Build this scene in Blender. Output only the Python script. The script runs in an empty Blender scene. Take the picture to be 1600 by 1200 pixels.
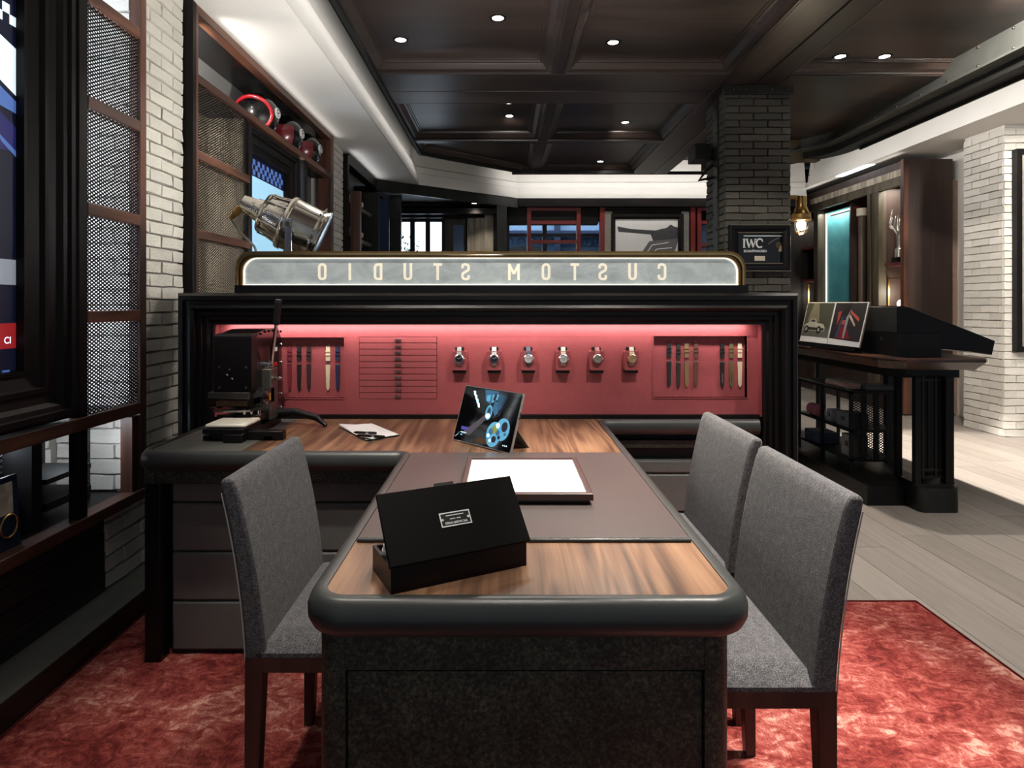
import bpy, bmesh, math, random
from mathutils import Vector, Matrix, Euler
R = math.radians
rnd = random.Random(7)
S = bpy.context.scene
C = S.collection
# ---------------------------------------------------------------- camera
FPX = 970.0; VX, VY = 789.0, 475.0; CH = 1.28
cam = bpy.data.cameras.new('camera'); camo = bpy.data.objects.new('camera', cam); C.objects.link(camo)
cam.sensor_width = 36.0; cam.lens = 36.0 * FPX / 1600.0
cam.shift_x = (800 - VX) / 1600.0; cam.shift_y = -(600 - VY) / 1600.0
cam.clip_start = 0.05; cam.clip_end = 200
camo.location = (0, 0, CH); camo.rotation_euler = (R(90), 0, 0)
S.camera = camo
# ---------------------------------------------------------------- world, exposure
w = bpy.data.worlds.new('world'); S.world = w; w.use_nodes = True
bg = w.node_tree.nodes['Background']; bg.inputs[0].default_value = (0.80, 0.88, 1.0, 1); bg.inputs[1].default_value = 0.17
S.view_settings.view_transform = 'Standard'; S.view_settings.look = 'None'
S.view_settings.gamma = 1.0; S.view_settings.use_curve_mapping = False
S.view_settings.exposure = 0.55
def X(x, d): return (x - VX) * d / FPX          # world X of an image column at a known depth
def Z(y, d): return CH - (y - VY) * d / FPX     # world Z of an image row at a known depth

# ---------------------------------------------------------------- lights of the shop, plus added fill lamps
def area_light(name, loc, rot, sx, sy, power, col=(1, .93, .84), parent=None, spread=180):
    l = bpy.data.lights.new(name, 'AREA'); l.shape = 'RECTANGLE'; l.size = sx; l.size_y = sy
    l.energy = power; l.color = col; l.spread = R(spread)
    o = bpy.data.objects.new(name, l); C.objects.link(o); o.location = loc; o.rotation_euler = rot
    return o
def spot_light(name, loc, target, power, angle=60, blend=.5, col=(1, .93, .84), size=.04):
    l = bpy.data.lights.new(name, 'SPOT'); l.energy = power; l.spot_size = R(angle); l.spot_blend = blend
    l.color = col; l.shadow_soft_size = size
    o = bpy.data.objects.new(name, l); C.objects.link(o); o.location = loc
    d = Vector(target) - Vector(loc); o.rotation_euler = d.to_track_quat('-Z', 'Y').to_euler()
    return o
# cool light strips behind the mesh panels and the framed screens
area_light('mesh_backlight', (-1.74, 2.34, 1.7), (R(90), 0, R(40)), .05, 1.7, 12, (.80, .89, 1))
area_light('mesh_backlight', (-1.70, 3.26, 1.8), (R(90), 0, R(60)), .05, 1.3, 14, (1, .93, .82))
area_light('bench_backlight', (-1.80, 2.20, .775), (0, R(-10), 0), .05, .2, .5, (.80, .89, 1))
area_light('bench_backlight', (-1.75, 2.50, .775), (R(35), 0, 0), .2, .05, .8, (.85, .92, 1))
area_light('helmet_shelf_light', (-1.80, 3.30, 2.62), (R(90), 0, R(10)), .2, .2, 7, (1, .96, .9))
# added fill lamps between timber ceiling and white fascia, brightening the fascia
area_light('cove_fill', (-1.03, 3.6, 3.06), (0, R(75), 0), .03, 8.6, 3.5, (1, .96, .92))
area_light('cove_fill', (2.0, 8.75, 3.12), (R(80), 0, 0), 3.8, .03, 9, (1, .96, .92))
area_light('cove_fill', (3.6, 4.0, 3.0), (0, R(-80), 0), .03, 9.0, 28, (1, .96, .92))
# added fill lamps at the display and cabinet tops, brightening the white soffit
area_light('soffit_fill', (-1.575, 1.3, 2.79), (0, R(-112), 0), .03, 2.8, .7, (1, .96, .92))
area_light('soffit_fill', (-1.575, 4.6, 2.79), (0, R(-112), 0), .03, 2.4, .5, (1, .96, .92))
area_light('soffit_fill', (-1.575, 7.0, 2.76), (0, R(-112), 0), .03, 1.4, .5, (.96, .97, 1))
area_light('soffit_fill', (4.56, 8.3, 2.95), (0, R(127), 0), .02, 2.4, .6, (1, .95, .88))
area_light('cove_fill', (3.45, 2.75, 2.79), (0, R(-120), 0), .03, 6.4, 18, (1, .96, .92))  # another fill lamp, added under the beam for the right soffit
# daylight falling on the street outside the far windows
area_light('street_daylight', (.5, 11.6, 5.5), (R(25), 0, 0), 6, 2, 650, (.9, .95, 1))
# added fill lamp on the booth top, hidden by the sign, brightening the soffit
area_light('booth_fill', (-.3, 3.05, 1.37), (0, R(155), 0), 1.6, .08, 60, (1, .96, .92))

# ---------------------------------------------------------------- mesh builder
class MB:
    def __init__(s, f=None): s.v = []; s.f = []; s.m = f; s.mi = []
    def add(s, vs, fs):
        b = len(s.v)
        s.v += [tuple(s.m(p)) if s.m else tuple(p) for p in vs]
        s.f += [tuple(i + b for i in f) for f in fs]
        return s
    def box(s, x0, x1, y0, y1, z0, z1):
        if x0 > x1: x0, x1 = x1, x0
        if y0 > y1: y0, y1 = y1, y0
        if z0 > z1: z0, z1 = z1, z0
        return s.add([(x0,y0,z0),(x1,y0,z0),(x1,y1,z0),(x0,y1,z0),(x0,y0,z1),(x1,y0,z1),(x1,y1,z1),(x0,y1,z1)],
                     [(0,3,2,1),(4,5,6,7),(0,1,5,4),(1,2,6,5),(2,3,7,6),(3,0,4,7)])
    def prism(s, poly, a, b, axis='z'):
        n = len(poly)
        P = {'z': lambda p, h: (p[0], p[1], h), 'y': lambda p, h: (p[0], h, p[1]), 'x': lambda p, h: (h, p[0], p[1])}[axis]
        vs = [P(p, a) for p in poly] + [P(p, b) for p in poly]
        fs = [tuple(range(n))[::-1], tuple(range(n, 2 * n))] + [(i, (i + 1) % n, (i + 1) % n + n, i + n) for i in range(n)]
        return s.add(vs, fs)
    def lathe(s, prof, c, ax=(0, 0, 1), n=20, cap=True):
        ax = Vector(ax).normalized(); t = Vector((1, 0, 0)) if abs(ax.x) < .9 else Vector((0, 1, 0))
        u = ax.cross(t).normalized(); v = ax.cross(u); c = Vector(c)
        vs = []
        for r, h in prof:
            for k in range(n):
                a = 2 * math.pi * k / n
                vs.append(c + ax * h + u * (r * math.cos(a)) + v * (r * math.sin(a)))
        fs = []
        for i in range(len(prof) - 1):
            for k in range(n):
                k2 = (k + 1) % n
                fs.append((i*n + k, i*n + k2, (i+1)*n + k2, (i+1)*n + k))
        if cap:
            fs.append(tuple(range(n))[::-1]); fs.append(tuple(range((len(prof)-1)*n, len(prof)*n)))
        return s.add(vs, fs)
    def cyl(s, a, b, r, r2=None, n=16):
        a = Vector(a); b = Vector(b)
        return s.lathe([(r, 0), (r if r2 is None else r2, (b - a).length)], a, b - a, n)
    def tube(s, pts, r, n=8, closed=False):
        pts = [Vector(p) for p in pts]; m = len(pts); vs = []; fs = []
        up = Vector((0, 0, 1))
        for i, p in enumerate(pts):
            a = pts[i-1] if (i > 0 or closed) else p
            b = pts[(i+1) % m] if (i < m-1 or closed) else p
            d = (b - a).normalized()
            if abs(d.dot(up)) > .97: up = Vector((0, 1, 0)) if abs(d.y) < .9 else Vector((1, 0, 0))
            u = d.cross(up).normalized(); v = u.cross(d).normalized(); up = v
            rr = r[i] if isinstance(r, (list, tuple)) else r
            for k in range(n):
                t = 2 * math.pi * k / n
                vs.append(p + u * rr * math.cos(t) + v * rr * math.sin(t))
        for i in range(m if closed else m - 1):
            j = (i + 1) % m
            for k in range(n):
                k2 = (k+1) % n
                fs.append((i*n+k, i*n+k2, j*n+k2, j*n+k))
        if not closed:
            fs.append(tuple(range(n))[::-1]); fs.append(tuple(range((m-1)*n, m*n)))
        return s.add(vs, fs)
    def sphere(s, c, r, n=16, m=10, sc=(1, 1, 1), z0=-1.0, z1=1.0):
        prof = []
        a0, a1 = math.asin(max(-1, z0)), math.asin(min(1, z1))
        vs = []; fs = []
        for i in range(m + 1):
            a = a0 + (a1 - a0) * i / m
            for k in range(n):
                t = 2 * math.pi * k / n
                vs.append((c[0] + sc[0]*r*math.cos(a)*math.cos(t), c[1] + sc[1]*r*math.cos(a)*math.sin(t), c[2] + sc[2]*r*math.sin(a)))
        for i in range(m):
            for k in range(n):
                k2 = (k+1) % n
                fs.append((i*n+k, i*n+k2, (i+1)*n+k2, (i+1)*n+k))
        fs.append(tuple(range(n))[::-1]); fs.append(tuple(range(m*n, (m+1)*n)))
        return s.add(vs, fs)
    def frame(s, u0, u1, v0, v1, prof, F, openb=False):
        """mitred moulding around a rectangle; prof = (inset, outward height); F maps (u, v, w) to world"""
        vs = []; fs = []
        for t, h in prof:
            vb = v0 if openb else v0 + t
            vs += [F(u0 + t, vb, h), F(u0 + t, v1 - t, h), F(u1 - t, v1 - t, h), F(u1 - t, vb, h)]
        for i in range(len(prof) - 1):
            for k in range(3 if openb else 4):
                k2 = (k + 1) % 4
                fs.append((i*4+k, i*4+k2, (i+1)*4+k2, (i+1)*4+k))
        return s.add(vs, fs)
    def sweep2d(s, path, prof, closed=False):
        """sweep a profile (n outward, z) along a plan path; outward = right-hand side of travel"""
        m = len(path); q = len(prof); vs = []; fs = []
        for i, p in enumerate(path):
            a = path[i-1] if (i > 0 or closed) else None
            b = path[(i+1) % m] if (i < m-1 or closed) else None
            def nrm(p, q):
                d = Vector((q[0]-p[0], q[1]-p[1])).normalized(); return Vector((d.y, -d.x))
            n1 = nrm(a, p) if a else None; n2 = nrm(p, b) if b else None
            if n1 is None: nn = n2
            elif n2 is None: nn = n1
            else:
                nn = (n1 + n2).normalized(); nn = nn / max(.35, nn.dot(n1))
            for (o, z) in prof: vs.append((p[0] + nn.x*o, p[1] + nn.y*o, z))
        for i in range(m if closed else m - 1):
            j = (i + 1) % m
            for k in range(q - 1):
                fs.append((i*q+k, i*q+k+1, j*q+k+1, j*q+k))
        if not closed:
            fs.append(tuple(range(q))); fs.append(tuple(range((m-1)*q, m*q))[::-1])
        return s.add(vs, fs)
    def mesh(s, name, mat=None, smooth=None):
        me = bpy.data.meshes.new(name); me.from_pydata(s.v, [], s.f); me.validate()
        bm = bmesh.new(); bm.from_mesh(me); bmesh.ops.recalc_face_normals(bm, faces=bm.faces); bm.to_mesh(me); bm.free()
        if mat: me.materials.append(mat)
        if smooth is not None:
            me.polygons.foreach_set('use_smooth', [True] * len(me.polygons)); me.set_sharp_from_angle(angle=R(smooth))
        return me
    def build(s, name, mat, parent=None, smooth=None, bevel=0, seg=2, local=False):
        o = bpy.data.objects.new(name, s.mesh(name, mat, smooth)); C.objects.link(o)
        if parent:
            o.parent = parent
            if not local: o.location = -wloc(parent)
        if bevel:
            b = o.modifiers.new('bevel', 'BEVEL'); b.width = bevel; b.segments = seg; b.limit_method = 'ANGLE'; b.angle_limit = R(40)
            if smooth is None: o.data.polygons.foreach_set('use_smooth', [True] * len(o.data.polygons)); o.data.set_sharp_from_angle(angle=R(50))
        return o
def wloc(o):
    v = Vector((0, 0, 0))
    while o: v = v + o.location; o = o.parent
    return v
def tag(o, label=None, cat=None, group=None, kind=None):
    if label: o['label'] = label
    if cat: o['category'] = cat
    if group: o['group'] = group
    if kind: o['kind'] = kind
    return o
def thing(name, label, cat, loc=(0, 0, 0), rz=0, group=None, kind=None):
    o = bpy.data.objects.new(name, None); C.objects.link(o); o.location = loc; o.rotation_euler = (0, 0, rz)
    o.empty_display_size = .05
    return tag(o, label, cat, group, kind)
def bx(name, mat, parent, a, bevel=0, local=False): return MB().box(*a).build(name, mat, parent, bevel=bevel, local=local)
def copy_tree(o, parent=None):
    c = o.copy(); C.objects.link(c); c.parent = parent
    for ch in list(o.children): copy_tree(ch, c)
    return c
def rounded(pts, r, n=6, closed=False):
    out = []; m = len(pts)
    for i, p in enumerate(pts):
        if not closed and i in (0, m - 1): out.append(p); continue
        a = Vector(pts[i-1]); b = Vector(pts[(i+1) % m]); p = Vector(p)
        u = (a - p).normalized(); v = (b - p).normalized()
        ang = math.acos(max(-1, min(1, u.dot(v)))); t = r / math.tan(ang / 2)
        t = min(t, .49 * (a - p).length, .49 * (b - p).length); rr = t * math.tan(ang / 2)
        c = p + (u + v).normalized() * (rr / math.sin(ang / 2))
        s0 = p + u * t - c; s1 = p + v * t - c
        a0 = math.atan2(s0.y, s0.x); a1 = math.atan2(s1.y, s1.x); da = (a1 - a0 + math.pi) % (2 * math.pi) - math.pi
        for k in range(n + 1):
            th = a0 + da * k / n; out.append((c.x + rr * math.cos(th), c.y + rr * math.sin(th)))
    return out
def lattice(mb, F, u0, u1, v0, v1, pitch=.014, slope=.55, t=.0034, dep=.002):
    """expanded-metal sheet: two families of diagonal strands clipped to the rectangle"""
    for sg in (1, -1):
        k0 = min(v0 - sg*slope*u0, v0 - sg*slope*u1); k1 = max(v1 - sg*slope*u0, v1 - sg*slope*u1)
        c = k0 + pitch * .5
        while c < k1:
            # v = sg*slope*u + c
            ua, ub = u0, u1
            lo = ((v0 - c) / (sg*slope)); hi = ((v1 - c) / (sg*slope))
            if lo > hi: lo, hi = hi, lo
            ua = max(ua, lo); ub = min(ub, hi)
            if ub - ua > .004:
                P = lambda u, o, w: F(u, sg*slope*u + c + o, w)
                mb.add([P(ua,-t,0),P(ub,-t,0),P(ub,t,0),P(ua,t,0),P(ua,-t,dep),P(ub,-t,dep),P(ub,t,dep),P(ua,t,dep)],
                       [(0,3,2,1),(4,5,6,7),(0,1,5,4),(1,2,6,5),(2,3,7,6),(3,0,4,7)])
            c += pitch
    return mb
def text_mb(body, size, F, sx=1.0, bold=0.0, align='CENTER', depth=.0006, spacing=1.0):
    cu = bpy.data.curves.new('text', 'FONT'); cu.body = body; cu.size = size; cu.align_x = align; cu.align_y = 'CENTER'
    cu.offset = bold; cu.extrude = depth / 2; cu.resolution_u = 3; cu.space_character = spacing
    o = bpy.data.objects.new('text', cu); C.objects.link(o)
    bpy.context.view_layer.update()
    me = bpy.data.meshes.new_from_object(o.evaluated_get(bpy.context.evaluated_depsgraph_get()))
    mb = MB(); mb.v = [tuple(F(v.co.x * sx, v.co.y, v.co.z)) for v in me.vertices]; mb.f = [tuple(p.vertices) for p in me.polygons]
    bpy.data.objects.remove(o); bpy.data.curves.remove(cu); bpy.data.meshes.remove(me)
    return mb
# ---------------------------------------------------------------- materials
def srgb(r, g, b):
    f = lambda c: (c/255/12.92) if c/255 <= .04045 else ((c/255 + .055)/1.055) ** 2.4
    return (f(r), f(g), f(b), 1)
_mc = {}
class NT:
    def __init__(s, name):
        s.mat = bpy.data.materials.new(name); s.mat.use_nodes = True; s.t = s.mat.node_tree; s.n = s.t.nodes
        s.p = s.n['Principled BSDF']
        s.tc = s.n.new('ShaderNodeTexCoord')
    def link(s, a, b): s.t.links.new(a, b)
    def mapping(s, scale, rot=(0, 0, 0), src='Object'):
        m = s.n.new('ShaderNodeMapping'); m.inputs['Scale'].default_value = scale; m.inputs['Rotation'].default_value = rot
        s.link(s.tc.outputs[src], m.inputs['Vector']); return m.outputs[0]
    def noise(s, vec, scale=5, detail=4, rough=.55, dist=0):
        n = s.n.new('ShaderNodeTexNoise'); n.inputs['Scale'].default_value = scale; n.inputs['Detail'].default_value = detail
        n.inputs['Roughness'].default_value = rough; n.inputs['Distortion'].default_value = dist
        if vec is not None: s.link(vec, n.inputs['Vector'])
        return n.outputs['Fac']
    def ramp(s, fac, stops):
        r = s.n.new('ShaderNodeValToRGB'); s.link(fac, r.inputs[0]); e = r.color_ramp.elements
        while len(e) < len(stops): e.new(.5)
        for k, (p, c) in enumerate(stops): e[k].position = p; e[k].color = c
        return r.outputs[0]
    def math(s, op, a, b=None):
        m = s.n.new('ShaderNodeMath'); m.operation = op
        for i, q in enumerate((a, b)):
            if q is None: continue
            if isinstance(q, (int, float)): m.inputs[i].default_value = q
            else: s.link(q, m.inputs[i])
        return m.outputs[0]
    def mix(s, fac, a, b, mode='MIX'):
        m = s.n.new('ShaderNodeMix'); m.data_type = 'RGBA'; m.blend_type = mode
        for sock, q in ((m.inputs[0], fac), (m.inputs[6], a), (m.inputs[7], b)):
            if isinstance(q, (int, float, tuple)): sock.default_value = q
            else: s.link(q, sock)
        return m.outputs[2]
    def bump(s, h, strength=.2, dist=.01):
        b = s.n.new('ShaderNodeBump'); b.inputs['Strength'].default_value = strength; b.inputs['Distance'].default_value = dist
        s.link(h, b.inputs['Height']); s.link(b.outputs[0], s.p.inputs['Normal'])
    def set(s, **k):
        for a, v in k.items():
            i = s.p.inputs[a.replace('_', ' ')]
            if hasattr(v, 'is_output'): s.link(v, i)
            else: i.default_value = v
        return s.mat
def plain(name, rgb, rough=.5, metal=0, var=.12, scale=18, bump=0, spec=.5, coat=0):
    if name in _mc: return _mc[name]
    t = NT(name); c = srgb(*rgb); n = t.noise(t.mapping((1, 1, 1)), scale, 5)
    lo = tuple(x*(1-var) for x in c[:3]) + (1,); hi = tuple(min(1, x*(1+var)) for x in c[:3]) + (1,)
    t.set(Base_Color=t.ramp(n, [(.3, lo), (.7, hi)]), Roughness=t.math('MULTIPLY_ADD', n, .15*rough) if False else rough, Metallic=metal)
    t.p.inputs['Specular IOR Level'].default_value = spec; t.p.inputs['Coat Weight'].default_value = coat; t.p.inputs['Coat Roughness'].default_value = .1
    if bump: t.bump(n, bump, .004)
    _mc[name] = t.mat; return t.mat
def emit(name, rgb, strength):
    if name in _mc: return _mc[name]
    t = NT(name); t.set(Base_Color=srgb(*rgb), Emission_Color=srgb(*rgb), Emission_Strength=strength)
    _mc[name] = t.mat; return t.mat
def wood(name, dark, mid, light, axis='y', rough=.35, fig=3.0, rings=10, coat=0, spec=.5, ringw=.45, st=(.28, .5, .75), el=.16):
    """figured veneer with the grain along one axis"""
    if name in _mc: return _mc[name]
    t = NT(name)
    sc = {'x': (el, 1, 1), 'y': (1, el, 1), 'z': (1, 1, el)}[axis]
    fs = {'x': (.025, 1, 1), 'y': (1, .025, 1), 'z': (1, 1, .025)}[axis]
    n1 = t.noise(t.mapping(sc), fig, 3, .5, .4)
    rg = t.math('SINE', t.math('MULTIPLY', n1, rings * 6.283)); rg = t.math('MULTIPLY_ADD', rg, .5); rg.node.inputs[2].default_value = .5
    fb = t.noise(t.mapping(fs), 130, 4, .6)
    f2 = t.noise(t.mapping(fs), 30, 3, .6)
    a = t.math('ADD', t.math('MULTIPLY', rg, ringw), t.math('MULTIPLY', f2, 1 - ringw)); a = t.math('ADD', t.math('MULTIPLY', a, .75), t.math('MULTIPLY', fb, .25))
    col = t.ramp(a, [(st[0], srgb(*dark)), (st[1], srgb(*mid)), (st[2], srgb(*light))])
    t.set(Base_Color=col, Roughness=rough); t.p.inputs['Specular IOR Level'].default_value = spec
    t.p.inputs['Coat Weight'].default_value = coat; t.p.inputs['Coat Roughness'].default_value = .12
    t.bump(fb, .06, .001)
    _mc[name] = t.mat; return t.mat
def brickmat(name, lo, hi, rough=.8, mort=None):
    if name in _mc: return _mc[name]
    t = NT(name); oi = t.n.new('ShaderNodeObjectInfo')
    n = t.noise(t.mapping((1, 1, 1)), 2.2, 6, .65); g = t.noise(t.mapping((1, 1, 1)), 9, 6, .7)
    f = t.math('ADD', t.math('MULTIPLY', n, .6), t.math('MULTIPLY', oi.outputs['Random'], .4))
    t.set(Base_Color=t.ramp(f, [(.2, srgb(*lo)), (.75, srgb(*hi))]), Roughness=rough)
    t.bump(g, .55, .012); _mc[name] = t.mat; return t.mat
# ---------------------------------------------------------------- palette
M = {}
M['ebony'] = wood('ebony_stained_oak', (9, 7, 6), (16, 12, 11), (26, 20, 18), 'z', .5, 2.5, 6, spec=.2)
M['ebony_x'] = wood('ebony_stained_oak_x', (9, 7, 6), (16, 12, 11), (26, 20, 18), 'x', .5, 2.5, 6, spec=.2)
M['ceil'] = wood('dark_walnut_ceiling', (38, 31, 28), (54, 44, 40), (72, 60, 54), 'x', .36, 1.6, 3, spec=.5)
M['ceil_y'] = wood('dark_walnut_ceiling_y', (37, 31, 27), (52, 43, 39), (68, 57, 52), 'y', .36, 1.6, 3, spec=.5)
M['walnut'] = wood('walnut_rail', (52, 32, 24), (84, 52, 38), (112, 72, 52), 'y', .45, 3, 5)
M['walnut_z'] = wood('walnut_post', (48, 29, 22), (76, 46, 34), (100, 62, 46), 'z', .45, 3, 5)
M['desk_wood'] = wood('figured_rosewood_top', (80, 57, 43), (118, 86, 64), (150, 114, 86), 'y', .34, 4.5, 14, coat=.2, ringw=.2, st=(.36, .50, .64), el=.085)
M['brown_panel'] = wood('brown_cabinet_veneer', (44, 32, 28), (58, 44, 39), (70, 54, 48), 'z', .5, 2, 3)
M['beige_wood'] = wood('beige_limed_oak', (132, 122, 106), (160, 150, 132), (186, 176, 158), 'z', .6, 2.5, 8)
M['olive_wood'] = wood('olive_stained_timber', (52, 46, 36), (74, 66, 52), (94, 84, 66), 'z', .5, 3, 4)
M['black'] = plain('black_lacquer', (13, 11, 11), .36, 0, .2, 8, spec=.3)
M['blackmatte'] = plain('matte_black', (12, 12, 12), .6, 0, .2, 20)
M['blackmetal'] = plain('black_powdercoat_metal', (18, 18, 19), .45, .3, .15, 40)
M['blackgloss'] = plain('gloss_black', (9, 9, 10), .12, 0, .1, 8, coat=.5)
M['steel'] = plain('riveted_dark_steel', (78, 76, 72), .42, .85, .25, 6)
M['steel_dk'] = plain('dark_painted_steel', (46, 47, 45), .4, .6, .25, 6)
M['chrome'] = plain('chrome', (205, 205, 205), .12, 1, .05, 8)
M['alu'] = plain('polished_aluminium', (196, 190, 178), .2, 1, .22, 9, bump=.05)
M['brass'] = plain('aged_brass', (150, 118, 72), .34, 1, .25, 14)
M['white'] = plain('white_plaster', (226, 223, 217), .75, 0, .02, 3)
M['paper'] = plain('white_paper', (238, 238, 236), .6, 0, .02, 30)
M['cream'] = plain('cream', (224, 212, 188), .6, 0, .05, 30)
M['brick_w'] = brickmat('white_painted_brick', (196, 192, 184), (226, 222, 214))
M['brick_l'] = brickmat('offwhite_painted_brick', (192, 189, 178), (216, 212, 200))
M['brick_d'] = brickmat('charcoal_painted_brick', (74, 71, 64), (98, 94, 85), .7)
M['mortar_w'] = plain('white_mortar', (206, 202, 194), .9, 0, .06, 20, bump=.3)
M['mortar_l'] = plain('offwhite_mortar', (158, 154, 144), .9, 0, .1, 20, bump=.3)
M['mortar_d'] = plain('dark_mortar', (60, 57, 52), .9, 0, .1, 20, bump=.3)
M['mirrorpanel'] = plain('satin_black_metal_sheet', (60, 60, 60), .22, .8, .1, 3)
M['grey_stone'] = plain('grey_step_stone', (96, 98, 92), .6, 0, .08, 9)
M['red_metal'] = plain('oxblood_painted_frame', (120, 30, 30), .4, 0, .12, 8)
M['blue_panel'] = plain('steel_blue_panel', (62, 84, 118), .35, .3, .1, 3)
def leather(name, rgb, rough=.45, bump=.25, scale=60, var=.18):
    t = NT(name); c = srgb(*rgb); n = t.noise(t.mapping((1, 1, 1)), scale, 6, .65); g = t.noise(t.mapping((1, 1, 1)), 5, 3)
    f = t.math('ADD', t.math('MULTIPLY', n, .45), t.math('MULTIPLY', g, .55))
    t.set(Base_Color=t.ramp(f, [(.3, tuple(x*(1-var) for x in c[:3])+(1,)), (.7, tuple(min(1, x*(1+var)) for x in c[:3])+(1,))]), Roughness=rough)
    t.bump(n, bump, .002); return t.mat
M['rail'] = leather('black_green_leather_rail', (52, 54, 53), .38, .12, 90, .12)
M['mat_leather'] = leather('brown_grey_desk_leather', (78, 70, 68), .3, .1, 120, .08)
M['counter_leather'] = leather('slate_leather_top', (82, 82, 77), .5, .1, 120, .08)
M['pad_leather'] = leather('slate_padded_leather', (96, 98, 95), .5, .3, 25, .14)
M['red_leather'] = leather('raspberry_leather', (158, 76, 79), .5, .45, 34, .14)
def _speckle():
    t = NT('bronze_black_speckled_metal'); v = t.mapping((1, 1, 1)); a = t.noise(v, 160, 3, .6); b = t.noise(v, 9, 4)
    t.set(Base_Color=t.ramp(t.math('ADD', t.math('MULTIPLY', a, .7), t.math('MULTIPLY', b, .3)), [(.42, srgb(26, 30, 24)), (.56, srgb(62, 66, 54)), (.66, srgb(96, 96, 76))]), Roughness=.5, Metallic=.1)
    return t.mat
M['speckle'] = _speckle()
def _fabric():
    t = NT('charcoal_wool_fabric'); v = t.mapping((1, 1, 1)); a = t.noise(v, 420, 2, .7); b = t.noise(v, 60, 3)
    t.set(Base_Color=t.ramp(t.math('ADD', t.math('MULTIPLY', a, .8), t.math('MULTIPLY', b, .2)), [(.36, srgb(46, 45, 47)), (.52, srgb(82, 81, 83)), (.68, srgb(130, 127, 127))]), Roughness=.95)
    t.p.inputs['Specular IOR Level'].default_value = .15; t.p.inputs['Sheen Weight'].default_value = .15
    t.bump(a, .4, .002); return t.mat
M['fabric'] = _fabric()
M['chair_wood'] = wood('dark_walnut_chair', (38, 24, 20), (58, 37, 30), (78, 50, 40), 'z', .4, 3, 4)
def _rug():
    t = NT('distressed_red_rug'); v = t.mapping((1, 1, 1))
    big = t.noise(v, 3.2, 5, .62, .8); mid = t.noise(t.mapping((1, 1.6, 1), (0, 0, .6)), 16, 5, .7, 1.2); fine = t.noise(t.mapping((1, .3, 1), (0, 0, .7)), 220, 3, .7)
    f = t.math('ADD', t.math('MULTIPLY', big, .42), t.math('ADD', t.math('MULTIPLY', mid, .42), t.math('MULTIPLY', fine, .16)))
    col = t.ramp(f, [(.41, srgb(94, 36, 35)), (.48, srgb(138, 60, 55)), (.54, srgb(168, 90, 82)), (.61, srgb(212, 162, 146))])
    t.set(Base_Color=col, Roughness=1.0); t.p.inputs['Specular IOR Level'].default_value = .05
    t.bump(t.math('ADD', fine, mid), .8, .006); return t.mat
M['rug'] = _rug()
def _plank():
    t = NT('grey_oiled_oak_plank'); oi = t.n.new('ShaderNodeObjectInfo')
    m = t.n.new('ShaderNodeVectorMath'); m.operation = 'ADD'; t.link(t.mapping((1, 1, 1)), m.inputs[0]); t.link(oi.outputs['Location'], m.inputs[1])
    mp = t.n.new('ShaderNodeMapping'); mp.inputs['Scale'].default_value = (1, .08, 1); t.link(m.outputs[0], mp.inputs[0])
    n = t.noise(mp.outputs[0], 34, 5, .6, .6); f = t.math('ADD', t.math('MULTIPLY', n, .7), t.math('MULTIPLY', oi.outputs['Random'], .3))
    t.set(Base_Color=t.ramp(f, [(.2, srgb(122, 114, 108)), (.8, srgb(156, 147, 139))]), Roughness=.5); t.bump(n, .12, .002); return t.mat
M['plank'] = _plank()
M['tile_grey'] = plain('pale_stone_floor', (176, 170, 160), .45, 0, .05, 3)

# ---------------------------------------------------------------- bricks
def brick_variants(mat, n=6):
    out = []
    for k in range(n):
        q = random.Random(100 + k); j = lambda a: q.uniform(-a, a)
        vs = []
        for (yy, sh) in ((1, 1.0), (.28, 1.0), (0, .90)):
            sx = .5 * (sh if sh == 1 else .972)
            for (a, b) in ((-1, -1), (0, -1), (1, -1), (1, 1), (0, 1), (-1, 1)):
                vs.append((a*sx + (j(.012) if yy < 1 else 0), yy + (j(.10) if yy == 0 else 0), b*.5*sh + (j(.055) if yy < 1 else 0)))
        fs = []
        for r in range(2):
            for i in range(6): fs.append((r*6+i, r*6+(i+1) % 6, (r+1)*6+(i+1) % 6, (r+1)*6+i))
        fs += [(12, 13, 16, 17), (13, 14, 15, 16)]
        mb = MB(); mb.add(vs, fs); out.append(mb.mesh('brick', mat, 35))
    return out
BV = {k: brick_variants(M[k]) for k in ('brick_w', 'brick_l', 'brick_d')}
def bricks(parent, key, origin, rz, u0, u1, z0, z1, course=.061, length=.21, depth=.03, joint=.008, seed=1, skip=None):
    """single bricks laid in running bond; local x runs along the wall and -y faces out"""
    q = random.Random(seed); cs, sn = math.cos(rz), math.sin(rz); pl = wloc(parent); n = 0
    i = 0; z = z0
    while z + course * .6 < z1:
        h = min(course, z1 - z); u = u0 - (length * .5 if i % 2 else 0)
        while u < u1 - .01:
            a, b = max(u, u0), min(u + length, u1); u += length
            if b - a < .025: continue
            if skip and skip((a + b)/2, z + h/2): continue
            o = bpy.data.objects.new('brick', q.choice(BV[key])); C.objects.link(o); o.parent = parent
            cx = (a + b)/2
            o.location = Vector((origin[0] + cs*cx, origin[1] + sn*cx, z + h/2)) - pl
            o.rotation_euler = (0, 0, rz); o.scale = (b - a - joint, depth * q.uniform(.85, 1.15), h - joint)
            n += 1
        z += course; i += 1
    return n

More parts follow.
